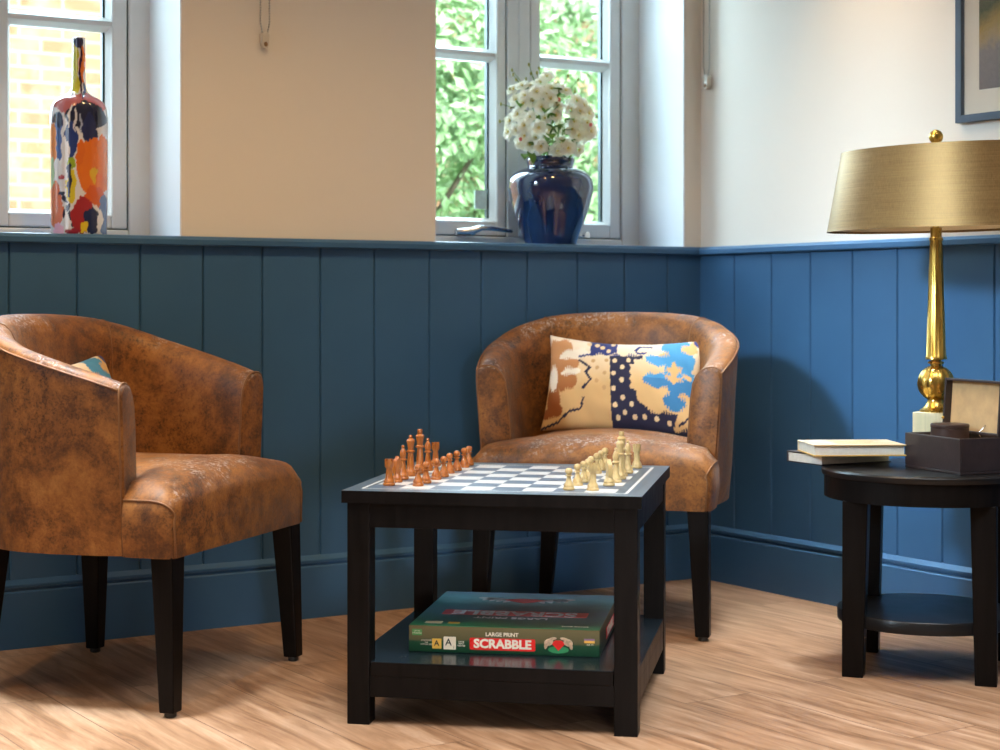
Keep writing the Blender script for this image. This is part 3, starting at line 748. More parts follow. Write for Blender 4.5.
MESH = dict(pawn=pawn_mesh, rook=rook_mesh, knight=knight_mesh, bishop=bishop_mesh, queen=queen_mesh, king=king_mesh)
proto = {}
def piece(kind, colour, u, v, label, group, rot=0.0):
    key = (kind, colour)
    if key not in proto:
        o = MESH[kind]().build('chess_' + kind, M['brown_piece' if colour == 'brown' else 'white_piece'], smooth=50, bevel=.0006 if kind == 'knight' else 0)
        proto[key] = o
    else:
        o = proto[key].copy(); C.objects.link(o)
    p = FLc + te * u + tn * v; o.location = (p.x, p.y, TH); o.rotation_euler = (0, 0, TA + rot)
    tag(o, label, 'chess piece', group)
ORD = ['first', 'second', 'third', 'fourth', 'fifth', 'sixth', 'seventh', 'eighth']
for k, (u, v) in enumerate([(.128, .108), (.132, .160), (.136, .236), (.140, .290), (.136, .366), (.139, .426), (.140, .500), (.140, .552)]):
    piece('pawn', 'brown', u, v, '%s brown wooden pawn from the near edge of the chessboard' % ORD[k], 'brown chess pawns', k * 1.3)
for k, (u, v) in enumerate([(.434, .090), (.439, .176), (.443, .238), (.446, .285), (.444, .345), (.446, .425), (.447, .490), (.447, .560)]):
    piece('pawn', 'pale', u, v, '%s pale wooden pawn from the near edge of the chessboard' % ORD[k], 'pale chess pawns', k * 1.7)
for kind, u, v, lb, r in [('rook', .069, .105, 'brown wooden rook at the near left corner of the chessboard', 0), ('knight', .069, .168, 'brown wooden knight between the near brown rook and bishop', rad(62)),
                          ('bishop', .068, .225, 'brown wooden bishop behind the brown knight, nearer of the two brown bishops', 0), ('queen', .067, .296, 'brown wooden queen beside the tall brown king', 0),
                          ('king', .073, .356, 'brown wooden king, tallest of the brown pieces', 0), ('bishop', .077, .414, 'brown wooden bishop half hidden behind the brown king', 0),
                          ('rook', .070, .520, 'brown wooden rook standing alone at the far left of the chessboard', .4)]:
    piece(kind, 'brown', u, v, lb, 'brown chess back rank', r)
for kind, u, v, lb, r in [('rook', .481, .092, 'pale wooden rook at the near right of the chessboard', .3), ('knight', .502, .180, 'pale wooden knight between the near pale rook and bishop', rad(118)),
                          ('bishop', .508, .246, 'pale wooden bishop in front of the pale queen', 0), ('queen', .509, .311, 'pale wooden queen just in front of the pale king', 0),
                          ('king', .505, .372, 'pale wooden king, tallest of the pale pieces', 0), ('bishop', .511, .439, 'pale wooden bishop next to the far pale rook', 0),
                          ('rook', .518, .556, 'pale wooden rook at the far right of the chessboard', .2)]:
    piece(kind, 'pale', u, v, lb, 'pale chess back rank', r)

# ------------------------------------------------------------------ board game box on the shelf
GA = rad(-9.0); GW, GD, GH = .384, .402, .0535
g0 = Vector((-.1828, 3.407)); ge_ = Vector((math.cos(GA), math.sin(GA))); gn = Vector((-math.sin(GA), math.cos(GA)))
gc = g0 + ge_ * GW / 2 + gn * GD / 2
gb = thing('board_game_box', 'dark green board game box with red lettered label, lying on the lower shelf', 'board game', (gc.x, gc.y, .1229), GA)
m = MB(); m.box(-GW / 2, GW / 2, -GD / 2, GD / 2, 0, GH - .0006); m.build('carton', M['gbox'], gb, smooth=0, bevel=.0015)
m = MB(); m.box(-GW / 2 + .001, GW / 2 - .001, -GD / 2 + .001, GD / 2 - .001, GH - .0006, GH); m.build('top_print', M['gtop'], gb, smooth=0)
dg = bpy.context.evaluated_depsgraph_get()
def text(body, size, mat, parent, loc, rot, name='lettering', bold=.0, sx=1.0, ext=.0002):
    cu_ = bpy.data.curves.new(name, 'FONT'); cu_.body = body; cu_.size = size; cu_.align_x = 'CENTER'; cu_.align_y = 'CENTER'; cu_.offset = bold; cu_.extrude = ext; cu_.resolution_u = 3
    t_ = bpy.data.objects.new('tmp', cu_); C.objects.link(t_); bpy.context.view_layer.update()
    me = bpy.data.meshes.new_from_object(t_.evaluated_get(bpy.context.evaluated_depsgraph_get())); me.name = name
    bpy.data.objects.remove(t_)
    me.materials.clear(); me.materials.append(mat)
    o = bpy.data.objects.new(name, me); C.objects.link(o); o.parent = parent; o.location = loc; o.rotation_euler = rot; o.scale = (sx, 1, 1); return o
FRONT = (PI / 2, 0, 0)
def fx(px): return (px - 408.5) / (600.5 - 408.5) * GW - GW / 2     # columns along the front of the box
def fz(py, px): b = 651.8 + (px - 408.5) * .0305; t_ = 625.2 + (px - 408.5) * .036; return (b - py) / (b - t_) * GH
yF = -GD / 2
def rrect(x0, x1, z0, z1, r, n=4):
    P = []
    for cx, cz, a0 in ((x1 - r, z1 - r, 0), (x0 + r, z1 - r, 90), (x0 + r, z0 + r, 180), (x1 - r, z0 + r, 270)):
        for k in range(n + 1): a = rad(a0 + 90 * k / n); P.append((cx + r * math.cos(a), cz + r * math.sin(a)))
    return P
def front_shape(polys, name, mat, d=.0005, parent=gb):
    m = MB()
    for P in polys: m.prism(P, yF + .0002, yF - d, lambda u, v, h: Vector((u, h, v)))
    return m.build(name, mat, parent, smooth=0)
def ellp(cx, cz, rx, rz, a=0, n=12):
    return [(cx + rx * math.cos(t) * math.cos(a) - rz * math.sin(t) * math.sin(a), cz + rx * math.cos(t) * math.sin(a) + rz * math.sin(t) * math.cos(a)) for t in [2 * PI * k / n for k in range(n)]]
lx0, lx1 = fx(470.5), fx(536.5)
lab = front_shape([rrect(lx0, lx1, .0075, .0315, .003)], 'label', M['red'])
text('SCRABBLE', .0240, M['ink'], gb, ((lx0 + lx1) / 2, yF - .0008, .0195), FRONT, bold=.0010, sx=1.06)
text('LARGE PRINT', .0108, M['ink'], gb, (fx(503), yF - .0004, .0388), FRONT, bold=.00025, sx=1.02)
t1 = front_shape([rrect(fx(432.3), fx(441.8), .0075, .0275, .0012)], 'letter_tile', M['tile_y']); text('A', .0150, M['inkd'], t1, (fx(437), yF - .0007, .0180), FRONT, bold=.0003)
t2 = front_shape([rrect(fx(444), fx(456.5), .0065, .0320, .0012)], 'letter_tile', M['tile_w']); text('A', .0195, M['inkd'], t2, (fx(449), yF - .0007, .0205), FRONT, bold=.0002); text('1', .0080, M['inkd'], t2, (fx(454.3), yF - .0007, .0110), FRONT)
tb = front_shape([rrect(fx(412), fx(422), .033, .0455, .0006)], 'tab', M['greenlab']); text('UP TO\n4 PLAYERS', .0042, M['ink'], tb, (fx(417), yF - .0007, .0395), FRONT)
text('STANDARD\nTILE\nACTUAL SIZE', .0040, M['ink'], gb, (fx(426.5), yF - .0004, .0195), FRONT); text('LARGE\nPRINT\nTILE SIZE', .0040, M['ink'], gb, (fx(462), yF - .0004, .0185), FRONT)
# hands around a red gem
ecx = fx(559.5); em = front_shape([ellp(ecx, .0125, .021, .0072)], 'emblem', M['glow'], .0003)
for sg in (1, -1):
    hp = []
    hp.append(ellp(ecx + sg * .0195, .0270, .0095, .0070, sg * -.35))
    for q in range(4): hp.append(ellp(ecx + sg * (.0110 + q * .0046), .0345 - q * .0045, .0078, .0026, sg * (-.15 - .42 * q)))
    hp.append(ellp(ecx + sg * .0245, .0215, .0035, .0085, sg * .25))
    front_shape(hp, 'hand', M['skin'], .0011, em)
front_shape([[(ecx - .0135, .0245), (ecx - .0065, .0310), (ecx + .0065, .0310), (ecx + .0135, .0245), (ecx, .0110)]], 'gem', M['red'], .0010, em)
front_shape([rrect(fx(585), fx(595.5), .0325, .0360, .0008)], 'stripe', M['violet'], .0005); front_shape([rrect(fx(585), fx(595.5), .0275, .0325, .0008)], 'stripe', M['tile_y'], .0005)
text('AGE 10+', .0040, M['ink'], gb, (fx(591), yF - .0004, .0245), FRONT)
# top of the lid reads from the far side
def top_shape(polys, name, mat, d=.0004):
    m = MB()
    for P in polys: m.prism(P, GH - .0002, GH + d, lambda u, v, h: Vector((u, v, h)))
    return m.build(name, mat, gb, smooth=0)
top_shape([rrect(-.150, .152, -.075, -.022, .004)], 'label', M['redtop'])
text('SCRABBLE', .062, M['pale_print'], gb, (0, -.0485, GH + .0006), (0, 0, PI), bold=.0018, sx=.92)
text('LARGE PRINT', .022, M['pale_print'], gb, (.0, -.100, GH + .0003), (0, 0, PI), bold=.0004, sx=1.15)
for sg in (1, -1):
    P = []
    P.append(ellp(sg * .070, .120, .038, .014, sg * .3))
    for q in range(4): P.append(ellp(sg * (.036 + .016 * q), .098 + .006 * q, .0065, .020, sg * .4))
    top_shape(P, 'hand', M['pale_print'])
top_shape([[(-.045, .108), (-.02, .124), (.02, .124), (.045, .108), (0, .075)]], 'gem', M['redtop'], .0007)
top_shape([rrect(-.165, -.130, -.178, -.156, .002)], 'letter_tile', M['tile_w']); top_shape([rrect(-.118, -.094, -.176, -.158, .002)], 'letter_tile', M['tile_y'])
text('BOARD GAME', .0085, M['ink'], gb, (.140, -.172, GH + .0003), (0, 0, PI))
# right side
m = MB(); m.prism(rrect(-.07, .10, .010, .033, .003), GW / 2 - .0002, GW / 2 + .0005, lambda u, v, h: Vector((h, u, v))); m.build('label', M['red'], gb, smooth=0)
text('SCRABBLE', .0235, M['ink'], gb, (GW / 2 + .0008, .015, .0215), (PI / 2, 0, PI / 2), bold=.0009, sx=1.25)

# ------------------------------------------------------------------ round side table
RA = rad(-19); rcx, rcy = .959, 3.836
rt = thing('round_side_table', 'round black wooden side table with tapered legs and a low round shelf', 'side table', (rcx, rcy, 0), RA)
m = MB(); m.lathe([(.218, .4345), (.2285, .4345), (.2295, .4365), (.2295, .4460), (.2265, .4495), (.222, .4505)], 96); m.build('tabletop', M['top'], rt, smooth=40)
m = MB(); pr = [(.204, .385), (.2235, .385), (.2235, .4345), (.204, .4345)]
m.rings([[Vector((r * math.cos(2 * PI * k / 96), r * math.sin(2 * PI * k / 96), z)) for k in range(96)] for r, z in pr + pr[:1]], cap0=False, cap1=False); m.build('apron', M['black'], rt, smooth=40)
m = MB(); m.lathe([(.192, .106), (.1945, .108), (.1945, .131), (.1925, .1335), (.190, .134)], 96); m.build('shelf', M['top'], rt, smooth=40)
for sx in (-1, 1):
    for sy in (-1, 1):
        def q(ci, co, z):
            return [(sx * a, sy * b, z) for a, b in ((ci, ci), (co, ci), (co, co), (ci, co))]
        m = MB(); m.hexa(q(.1180, .1640, 0), q(.1080, .1630, .386)); m.build('leg', M['black'], rt, smooth=0, bevel=.002)

# ------------------------------------------------------------------ books
def book(name, corner, ang, w, d, h, z, mc, label, edge=None):
    e = Vector((math.cos(ang), math.sin(ang))); n_ = Vector((-math.sin(ang), math.cos(ang))); c = Vector(corner) + e * w / 2 + n_ * d / 2
    r = thing(name, label, 'book', (c.x, c.y, z), ang, 'books on the side table')
    t_ = .0028; m = MB()
    m.box(-w / 2, w / 2, -d / 2, d / 2, 0, t_, m=1 if edge else 0); m.box(-w / 2, w / 2, -d / 2, d / 2, h - t_, h)
    m.box(-w / 2, w / 2, d / 2 - t_, d / 2, t_, h - t_)
    m.build('cover', [mc, edge] if edge else mc, r, smooth=0, bevel=.0008)
    m = MB(); m.box(-w / 2 + .004, w / 2 - .004, -d / 2 + .004, d / 2 - t_, t_, h - t_); m.build('pages', M['paper'], r, smooth=0)
    if edge:
        m = MB()
        for zz in (.0, h - .0018): m.box(-w / 2, w / 2, -d / 2 - .0006, -d / 2 + .001, zz + .0002, zz + .0016)
        m.build('cover_edge', edge, r, smooth=0)
        m = MB()
        for k in range(9): m.box(-.045 + (k % 2) * .006, .095 - (k % 3) * .02, -.055 + k * .013, -.049 + k * .013, h, h + .0003)
        m.build('cover_print', M['mat2'], r, smooth=0)
    return r
book('book', (.731, 3.866), rad(28), .205, .128, .0255, .4505, M['dark_cover'], 'dark covered book under the cream one, jutting over the table edge')
book('book', (.7045, 3.817), rad(4), .212, .150, .0255, .4763, M['cream_cover'], 'cream covered book lying on top of the dark book', M['gilt'])

# ------------------------------------------------------------------ leather box with open lid
Nn = Vector((.988, 3.652)); e1 = Vector((-.073, .190)).normalized(); e2 = Vector((e1.y, -e1.x))
BLn, BDn, BHt = .2035, .121, .0785
bc = Nn + e1 * BLn / 2 + e2 * BDn / 2; ba = math.atan2(e2.y, e2.x)
lb = thing('leather_box', 'dark brown leather box with its tan lined lid standing open', 'box', (bc.x, bc.y, .4505), ba)
hx, hy, wt = BDn / 2, BLn / 2, .006
m = MB(); m.box(-hx, hx, -hy, hy, 0, .006); m.box(-hx, -hx + wt, -hy, hy, .006, BHt); m.box(hx - wt, hx, -hy, hy, .006, BHt)
m.box(-hx + wt, hx - wt, -hy, -hy + wt, .006, BHt); m.box(-hx + wt, hx - wt, hy - wt, hy, .006, BHt); m.build('body', M['boxl'], lb, smooth=0, bevel=.0015)
m = MB(); m.box(-hx + wt, hx - wt, -hy + wt, hy - wt, .040, .062); m.build('tray', M['tan'], lb, smooth=0)
ld_ = bpy.data.objects.new('lid', None)
LH, LDp = .121, .026
lean = rad(4)
Lm = Matrix.Translation((hx, 0, BHt)) @ Matrix.Rotation(lean, 4, 'Y')
m = MB(); m.box(0, .004, -hy, hy, 0, LH, Lm); 
m.box(-LDp + .004, 0, -hy, -hy + wt, .0, LH, Lm); m.box(-LDp + .004, 0, hy - wt, hy, .0, LH, Lm); m.box(-LDp + .004, 0, -hy + wt, hy - wt, LH - wt, LH, Lm); m.box(-LDp + .004, 0, -hy + wt, hy - wt, 0, wt, Lm)
lid = m.build('lid', M['boxl'], lb, smooth=0, bevel=.0012)
m = MB(); m.box(-.004, -.0002, -hy + wt, hy - wt, wt, LH - wt, Lm); m.build('lid_lining', M['tan'], lid, smooth=0)
m = MB(); m.sphere(Lm @ Vector((-LDp + .003, hy - .003, .030)), .0035); m.build('stud', M['brass'], lid, smooth=180)
m = MB(); m.tube([(hx - .012, -.03, BHt - .004), (hx - .02, -.03, BHt + .004), (hx - .012, -.032, BHt + .012), (hx - .004, -.034, BHt + .022)], .0018, 8); m.build('lid_stay', M['chrome'], lb, smooth=180)
cc = bc - e2 * .010 + e1 * .004
rc = thing('round_leather_case', 'small round brown leather case sitting inside the open box', 'case', (cc.x, cc.y, .4505 + .0622), 0)
m = MB(); m.lathe([(.0405, 0), (.0415, .001), (.0415, .0315), (.041, .032)], 48); m.build('body', M['case'], rc, smooth=40)
m = MB(); m.lathe([(.0412, .0325), (.0422, .0335), (.0422, .0395), (.040, .0412), (.036, .0415)], 48); m.build('lid', M['case'], rc, smooth=40)

# ------------------------------------------------------------------ brass table lamp
LX, LY = 436 / F_PX * 3.955, 3.955; LA = rad(-30)
lp = thing('table_lamp', 'brass table lamp with fluted column and oval gold shade', 'lamp', (LX, LY, .4505), LA)
m = MB(); m.box(-.043, .043, -.043, .043, .012, .118); m.box(-.052, .052, -.052, .052, 0, .012); m.build('base_block', M['pale_brass'], lp, smooth=0, bevel=.0015)
m = MB(); m.lathe([(.0372, .118), (.0372, .1225), (.034, .124), (.026, .131), (.0205, .141), (.0195, .146)], 40); m.build('foot', M['brass'], lp, smooth=30)
m = MB()
m.lathe([(max(.006, .0425 * math.sin(PI * k / 20)), .184 - .0425 * math.cos(PI * k / 20)) for k in range(1, 20)], 72, rfun=lambda r, z, a: r * (1 - .10 * (1 - abs(math.sin(a * 5)) ** .45)))
m.build('ball', M['brass'], lp, smooth=60)
m = MB(); m.lathe([(.013, .222), (.013, .229), (.018, .230), (.019, .234), (.012, .236), (.012, .240)], 32); m.build('collar', M['brass'], lp, smooth=30)
m = MB(); m.lathe([(.0245, .240), (.0245, .246), (.0232, .248), (.0142, .512), (.0142, .514)], 72, rfun=lambda r, z, a: r * (1 - (.05 * (.5 - .5 * math.cos(a * 14)) if .247 < z < .513 else 0)))
m.build('column', M['brass'], lp, smooth=60)
m = MB(); m.lathe([(.0142, .514), (.0158, .516), (.0158, .522), (.013, .524), (.013, .545), (.008, .546), (.008, .60)], 32); m.build('socket', M['brass'], lp, smooth=30)
SA, SB, Z0, Z1, SR = .294, .160, .5420, .7290, rad(-20)
def oval(k, z, n=96):
    return [Matrix.Rotation(SR, 3, 'Z') @ Vector(((SA * k) * math.cos(2 * PI * q / n), (SB * k) * math.sin(2 * PI * q / n), z)) for q in range(n)]
KT = .865
m = MB(); m.rings([oval(1, Z0), oval(KT, Z1)], cap0=False, cap1=False); sd = m.build('shade', M['shade'], lp, smooth=180)
m = MB(); m.rings([oval(.990, Z0 + .001), oval(KT - .01, Z1 - .001)], cap0=False, cap1=False); m.build('shade_lining', M['shade_in'], sd, smooth=180)
m = MB(); m.rings([oval(1.002, Z0 - .001), oval(1.002 - .010, Z0 + .010), oval(.985, Z0 + .010), oval(.99, Z0 - .001), oval(1.002, Z0 - .001)], cap0=False, cap1=False)
m.rings([oval(KT + .010, Z1 - .010), oval(KT + .003, Z1 + .001), oval(KT - .012, Z1 + .001), oval(KT - .005, Z1 - .010), oval(KT + .010, Z1 - .010)], cap0=False, cap1=False); m.build('shade_trim', M['shade'], sd, smooth=60)
m = MB(); m.tube([(0, 0, .60), (0, 0, .740)], .004, 8)
for q in (0, 1, 2, 3):
    a = PI / 2 * q; m.tube([(0, 0, Z1 - .006), Matrix.Rotation(SR, 3, 'Z') @ Vector((SA * KT * .985 * math.cos(a), SB * KT * .985 * math.sin(a), Z1 - .006))], .002, 6)
m.build('shade_carrier', M['brass'], lp)
m = MB(); m.lathe([(.005, .736), (.010, .738), (.010, .742), (.006, .744)], 20); m.sphere((0, 0, .7575), .0165, 24, 16); m.build('finial', M['brass'], lp, smooth=60)

# ------------------------------------------------------------------ picture on the right wall
ply = ry(955.5, PL - .02); pzb = rz_(956, 123.3, PL - .02)
PWd, PHt, FB = .52, .72, .0185
pf = bpy.data.objects.new('framed_picture', None); C.objects.link(pf)
pcen = CN + vr * (ply - PWd / 2) + ur * (PL)
pf.location = (pcen.x, pcen.y, pzb + PHt / 2); pf.rotation_euler = RR_
tag(pf, 'framed roadside picture in a slate blue frame hanging on the right wall', 'picture')
d0, d1 = -.022, -.001                            # stands off the wall towards the room (local x)
m = MB()
m.box(d0, d1, -PWd / 2, -PWd / 2 + FB, -PHt / 2, PHt / 2); m.box(d0, d1, PWd / 2 - FB, PWd / 2, -PHt / 2, PHt / 2)
m.box(d0, d1, -PWd / 2 + FB, PWd / 2 - FB, -PHt / 2, -PHt / 2 + FB); m.box(d0, d1, -PWd / 2 + FB, PWd / 2 - FB, PHt / 2 - FB, PHt / 2); m.build('frame', M['frame'], pf, smooth=0, bevel=.001)
m = MB(); m.box(-.008, -.005, -PWd / 2 + FB, PWd / 2 - FB, -PHt / 2 + FB, PHt / 2 - FB); m.build('mount', M['mat'], pf, smooth=0)
MG = .066; m = MB(); m.box(-.0092, -.0078, -PWd / 2 + MG, PWd / 2 - MG, -PHt / 2 + MG + .012, PHt / 2 - MG); m.build('print', M['print'], pf, smooth=0)
m = MB(); m.box(-.0125, -.0115, -PWd / 2 + FB, PWd / 2 - FB, -PHt / 2 + FB, PHt / 2 - FB); m.build('glass', M['pglass'], pf, smooth=0)

# ------------------------------------------------------------------ blind chains
def blind_chain(label, place, half, zlow, ztop):
    r = thing('blind_chain', label, 'blind chain', place, TB, 'bead chains of the window blinds')
    m = MB(); z = zlow + .030
    step = .0068
    while z < ztop:
        for sg in (-1, 1):
            k = min(1, max(.35, (z - zlow) / .06)); m.sphere((sg * half * k, 0, z), .0029, 6, 4)
        z += step
    for sg in (-1, 1):
        m.tube([(sg * half * .45, 0, zlow + .028), (sg * half, 0, zlow + .06), (sg * half, 0, ztop)], .0009, 5)
    m.build('beads', M['chain'], r, smooth=180)
    m = MB(); P = [(-.011, .030), (-.009, .004), (-.006, -.006), (.006, -.006), (.009, .004), (.011, .030), (.004, .036), (-.004, .036)]
    m.prism(P, -.006, .012, lambda u, v, h: Vector((u, h, v + zlow))); t_ = m.build('tensioner', M['clear'], r, smooth=0, bevel=.002)
    m = MB(); m.sphere((0, -.006, zlow + .004), .0055, 10, 6, (1, .5, 1.2)); m.build('screw', M['amber'], t_, smooth=180)
    return r
cly = PL - .014
blind_chain('bead chain hanging on the beige wall between the two windows', W(bx(265, cly), cly, 0), .0125, bz(265, 46, cly), 2.05)
p = CN + ur * (PL - .016) + vr * ry(706.5, PL - .016)
ch2 = blind_chain('bead chain hanging on the pale right wall beside the corner', (p.x, p.y, 0), .0135, rz_(713, 86, PL - .016), 2.05)
ch2.rotation_euler = (0, 0, TR - PI / 2 + rad(30) * 0)

# ------------------------------------------------------------------ painted bottle
BYl = .085
bp = W(bx(79, BYl), BYl, .9892); sc = bp.y / F_PX
def bzz(py): return EYE + (HZ - py) * sc - .9892
BH = bzz(38)
bprof = [(.0655, 0), (.0675, .003), (.0682, .02), (.0690, .10), (.0697, .18), (.0697, bzz(140)), (.0697, bzz(122)), (.0690, bzz(116)), (.0665, bzz(109)), (.0615, bzz(103.5)), (.0520, bzz(99.5)), (.0390, bzz(96.5)), (.0265, bzz(93.5)), (.0195, bzz(90)), (.0168, bzz(84)), (.0158, bzz(70)), (.0156, bzz(45)), (.0158, bzz(39.5)), (.0142, bzz(38)), (.0118, bzz(38.5)), (.0114, bzz(46)), (.0008, bzz(46.2))]
bprof = spline(bprof, 6); fine_ = [bprof[0]]
for a_, b_ in zip(bprof, bprof[1:]):
    k = max(1, int(abs(b_[1] - a_[1]) / .0022))
    fine_ += [(a_[0] + (b_[0] - a_[0]) * q / k, a_[1] + (b_[1] - a_[1]) * q / k) for q in range(1, k + 1)]
bprof = fine_
BLOB = [((172, 262, 88, 40), (188, 104, 108)), ((195, 305, 68, 46), (26, 30, 62)), ((145, 385, 22, 62), (40, 62, 128)), ((207, 350, 26, 52), (32, 40, 88)), ((105, 385, 16, 74), (52, 84, 156)), ((104, 318, 18, 26), (28, 38, 80)),
        ((142, 300, 4, 40), (225, 225, 230)), ((160, 320, 4, 46), (215, 215, 225)), ((120, 345, 5, 40), (220, 222, 230)), ((178, 330, 4, 40), (160, 170, 200)), ((128, 430, 12, 60), (226, 224, 228)),
        ((222, 480, 56, 100), (228, 118, 28)), ((178, 430, 14, 45), (222, 110, 30)), ((250, 440, 26, 75), (232, 128, 40)), ((225, 580, 34, 34), (214, 96, 30)), ((220, 512, 10, 30), (226, 184, 40)),
        ((84, 400, 13, 72), (226, 132, 66)), ((96, 610, 22, 76), (214, 112, 74)), ((148, 465, 16, 22), (150, 176, 48)), ((146, 548, 17, 60), (218, 200, 52)), ((82, 500, 10, 60), (170, 205, 160)), ((140, 525, 8, 62), (28, 34, 70)),
        ((112, 515, 10, 10), (176, 60, 70)), ((115, 570, 10, 10), (24, 34, 70)), ((124, 592, 9, 12), (24, 34, 70)), ((134, 618, 8, 14), (24, 34, 70)), ((144, 645, 7, 14), (24, 34, 70)), ((152, 672, 6, 12), (24, 34, 70)), ((120, 640, 5, 16), (24, 34, 70)),
        ((184, 650, 38, 62), (166, 42, 48)), ((150, 705, 22, 16), (150, 40, 60)), ((214, 668, 30, 44), (30, 40, 84)), ((256, 640, 22, 70), (96, 116, 160)), ((240, 665, 10, 50), (226, 222, 224)), ((190, 690, 14, 20), (226, 196, 40)), ((104, 698, 20, 20), (234, 182, 208)),
        ((157, 130, 13, 90), (196, 192, 52)), ((160, 185, 16, 34), (206, 200, 56)), ((184, 120, 12, 62), (228, 120, 36)), ((173, 44, 16, 24), (52, 56, 92)), ((178, 140, 4, 100), (58, 32, 60)), ((188, 215, 5, 40), (60, 66, 110)), ((150, 60, 6, 30), (226, 208, 190)), ((200, 170, 10, 40), (226, 224, 226))]
def bottle_colour(X, Y):
    w = noise.noise(Vector((X * .045, Y * .03, 1.3))) * 8 + noise.noise(Vector((X * .12, Y * .1, 4.3))) * 3; w2 = noise.noise(Vector((X * .04, Y * .02, 7.7))) * 14 + noise.noise(Vector((X * .16, Y * .03, 9))) * 8
    c = (222, 222, 228)
    for e, cc_ in BLOB:
        if ell(X + w, Y + w2, e): c = cc_
    return c
NB = 260
m = MB(); m.lathe(bprof, NB)
bo = m.build('glazed_bottle', M['bottle'], loc=bp, smooth=70, fix=True)
me = bo.data; at = me.color_attributes.new('paint', 'FLOAT_COLOR', 'POINT'); buf = []
view = math.atan2(-bp.y, -bp.x)
for v_ in me.vertices:
    r_ = math.hypot(v_.co.x, v_.co.y); a = math.atan2(v_.co.y, v_.co.x) - view
    X = 172 + math.sin(a) * r_ / .0695 * 97; Y = 25 + (BH - v_.co.z) / BH * (712 - 25)
    if math.cos(a) < 0: X = 344 - X + 23; Y = Y + 17
    buf += list(srgb(*bottle_colour(X, Y)))
at.data.foreach_set('color', buf)
tag(bo, 'tall long necked bottle with splashes of orange, navy and red glaze, on the window sill', 'bottle')

# ------------------------------------------------------------------ vase and flowers
VYl = .105
vp = W(bx(550.5, VYl), VYl, .9892); vs_ = vp.y / F_PX
def vzz(py): return EYE + (HZ - py) * vs_ - .9892
vprof = [(.0700, 0), (.0740, .002), (.0770, .010), (.0925, .052), (.1080, .095), (.1185, .132), (.1240, .160), (.1245, .174), (.1205, .191), (.1090, .206), (.0900, .218), (.0740, .2245), (.0675, .2285), (.0690, vzz(163.5)), (.0715, vzz(161)), (.0690, vzz(158.2)), (.0640, vzz(157)), (.0560, vzz(157.8)), (.0530, vzz(162)), (.0520, vzz(172)), (.0008, vzz(173))]
m = MB(); m.lathe(spline(vprof, 5), 96); va = m.build('blue_vase', M['vase'], loc=vp, smooth=80)
tag(va, 'glossy cobalt blue bulbous vase holding cream flowers, on the window sill', 'vase')
fl = thing('flower_arrangement', 'bouquet of cream white blossoms with green leaves and bud stems in the blue vase', 'flowers', vp + Vector((0, 0, vzz(172))), 0)
z_base = vzz(172)
viewdir = Vector((-vp.x, -vp.y, 0)).normalized(); side = Vector((-viewdir.y, viewdir.x, 0))
def fpos(px, py, dep):                            # bouquet-local point seen near a pixel, dep towards the room
    return side * ((px - 550.5) * vs_) + viewdir * dep + Vector((0, 0, vzz(py) - z_base))
def blossom_meshes():
    m = MB()
    for layer, (n, L, tilt, off) in enumerate(((6, .0195, .35, 0), (5, .0150, .85, .5))):
        for k in range(n):
            a = 2 * PI * (k + off) / n; R_ = Matrix.Rotation(a, 3, 'Z'); vs = []; N = 4
            for i in range(N + 1):
                t = i / N; w = L * .52 * math.sin(PI * (.12 + .80 * t)) ** .7
                for j in (-1, -.5, 0, .5, 1):
                    x = .0025 + L * t; z = math.tan(tilt) * L * t * (.9 - .45 * t) - .0025 * abs(j) * 0 + .0035 * j * j * (1 - t) + .0012 * math.sin(j * 5 + k)
                    vs.append(R_ @ Vector((x - .0030 * j * j * t, j * w, z)))
            fs = [(i * 5 + j, i * 5 + j + 1, (i + 1) * 5 + j + 1, (i + 1) * 5 + j) for i in range(N) for j in range(4)]
            m.add(vs, fs)
    c = MB(); c.sphere((0, 0, .005), .0030, 10, 6, (1, 1, .8))
    for k in range(8):
        a = 2 * PI * k / 8; c.sphere((.0045 * math.cos(a), .0045 * math.sin(a), .0085), .0010, 6, 4)
    return m, c
bm_, cm_ = blossom_meshes()
bl0 = bm_.build('blossom', M['petal'], fl, smooth=180, fix=False); ce0 = cm_.build('flower_centre', M['pistil'], bl0, smooth=180)
spots = [(522, 88), (514, 92), (530, 92), (540, 86), (548, 82), (534, 104), (524, 108), (518, 116), (512, 123), (510, 134), (518, 132), (526, 128), (532, 120), (542, 112), (550, 104), (556, 110), (546, 98), (536, 140), (530, 146), (538, 130), (544, 122), (526, 138), (520, 142), (541, 149),
         (575, 104), (582, 108), (578, 116), (572, 124), (580, 126), (587, 124), (590, 132), (584, 136), (577, 136), (570, 132), (560, 146), (566, 150), (556, 152), (578, 152), (560, 92), (566, 96), (538, 96), (526, 98), (552, 92), (556, 118), (516, 104), (549, 132), (571, 112), (586, 116)]
ctr = fpos(548, 124, 0)
first = True
for (x, y) in spots:
    rx = (x - 548) / 44; rz = (y - 120) / 42; dep = .085 * math.sqrt(max(.05, 1 - min(1, rx * rx * .8 + rz * rz * .6))) + random.uniform(-.02, .018)
    p = fpos(x + random.uniform(-1.5, 1.5), y + random.uniform(-1.5, 1.5), dep)
    if first: o = bl0; first = False
    else: o = copy_tree(bl0, fl)
    d = (p - ctr).normalized() + viewdir * .5 + Vector((random.uniform(-.35, .35), random.uniform(-.35, .35), random.uniform(-.2, .4)))
    o.location = p; o.rotation_euler = (d.to_track_quat('Z', 'Y') @ Matrix.Rotation(random.uniform(0, 6), 3, 'Z').to_quaternion()).to_euler()
    s_ = random.uniform(1.0, 1.35); o.scale = (s_,) * 3
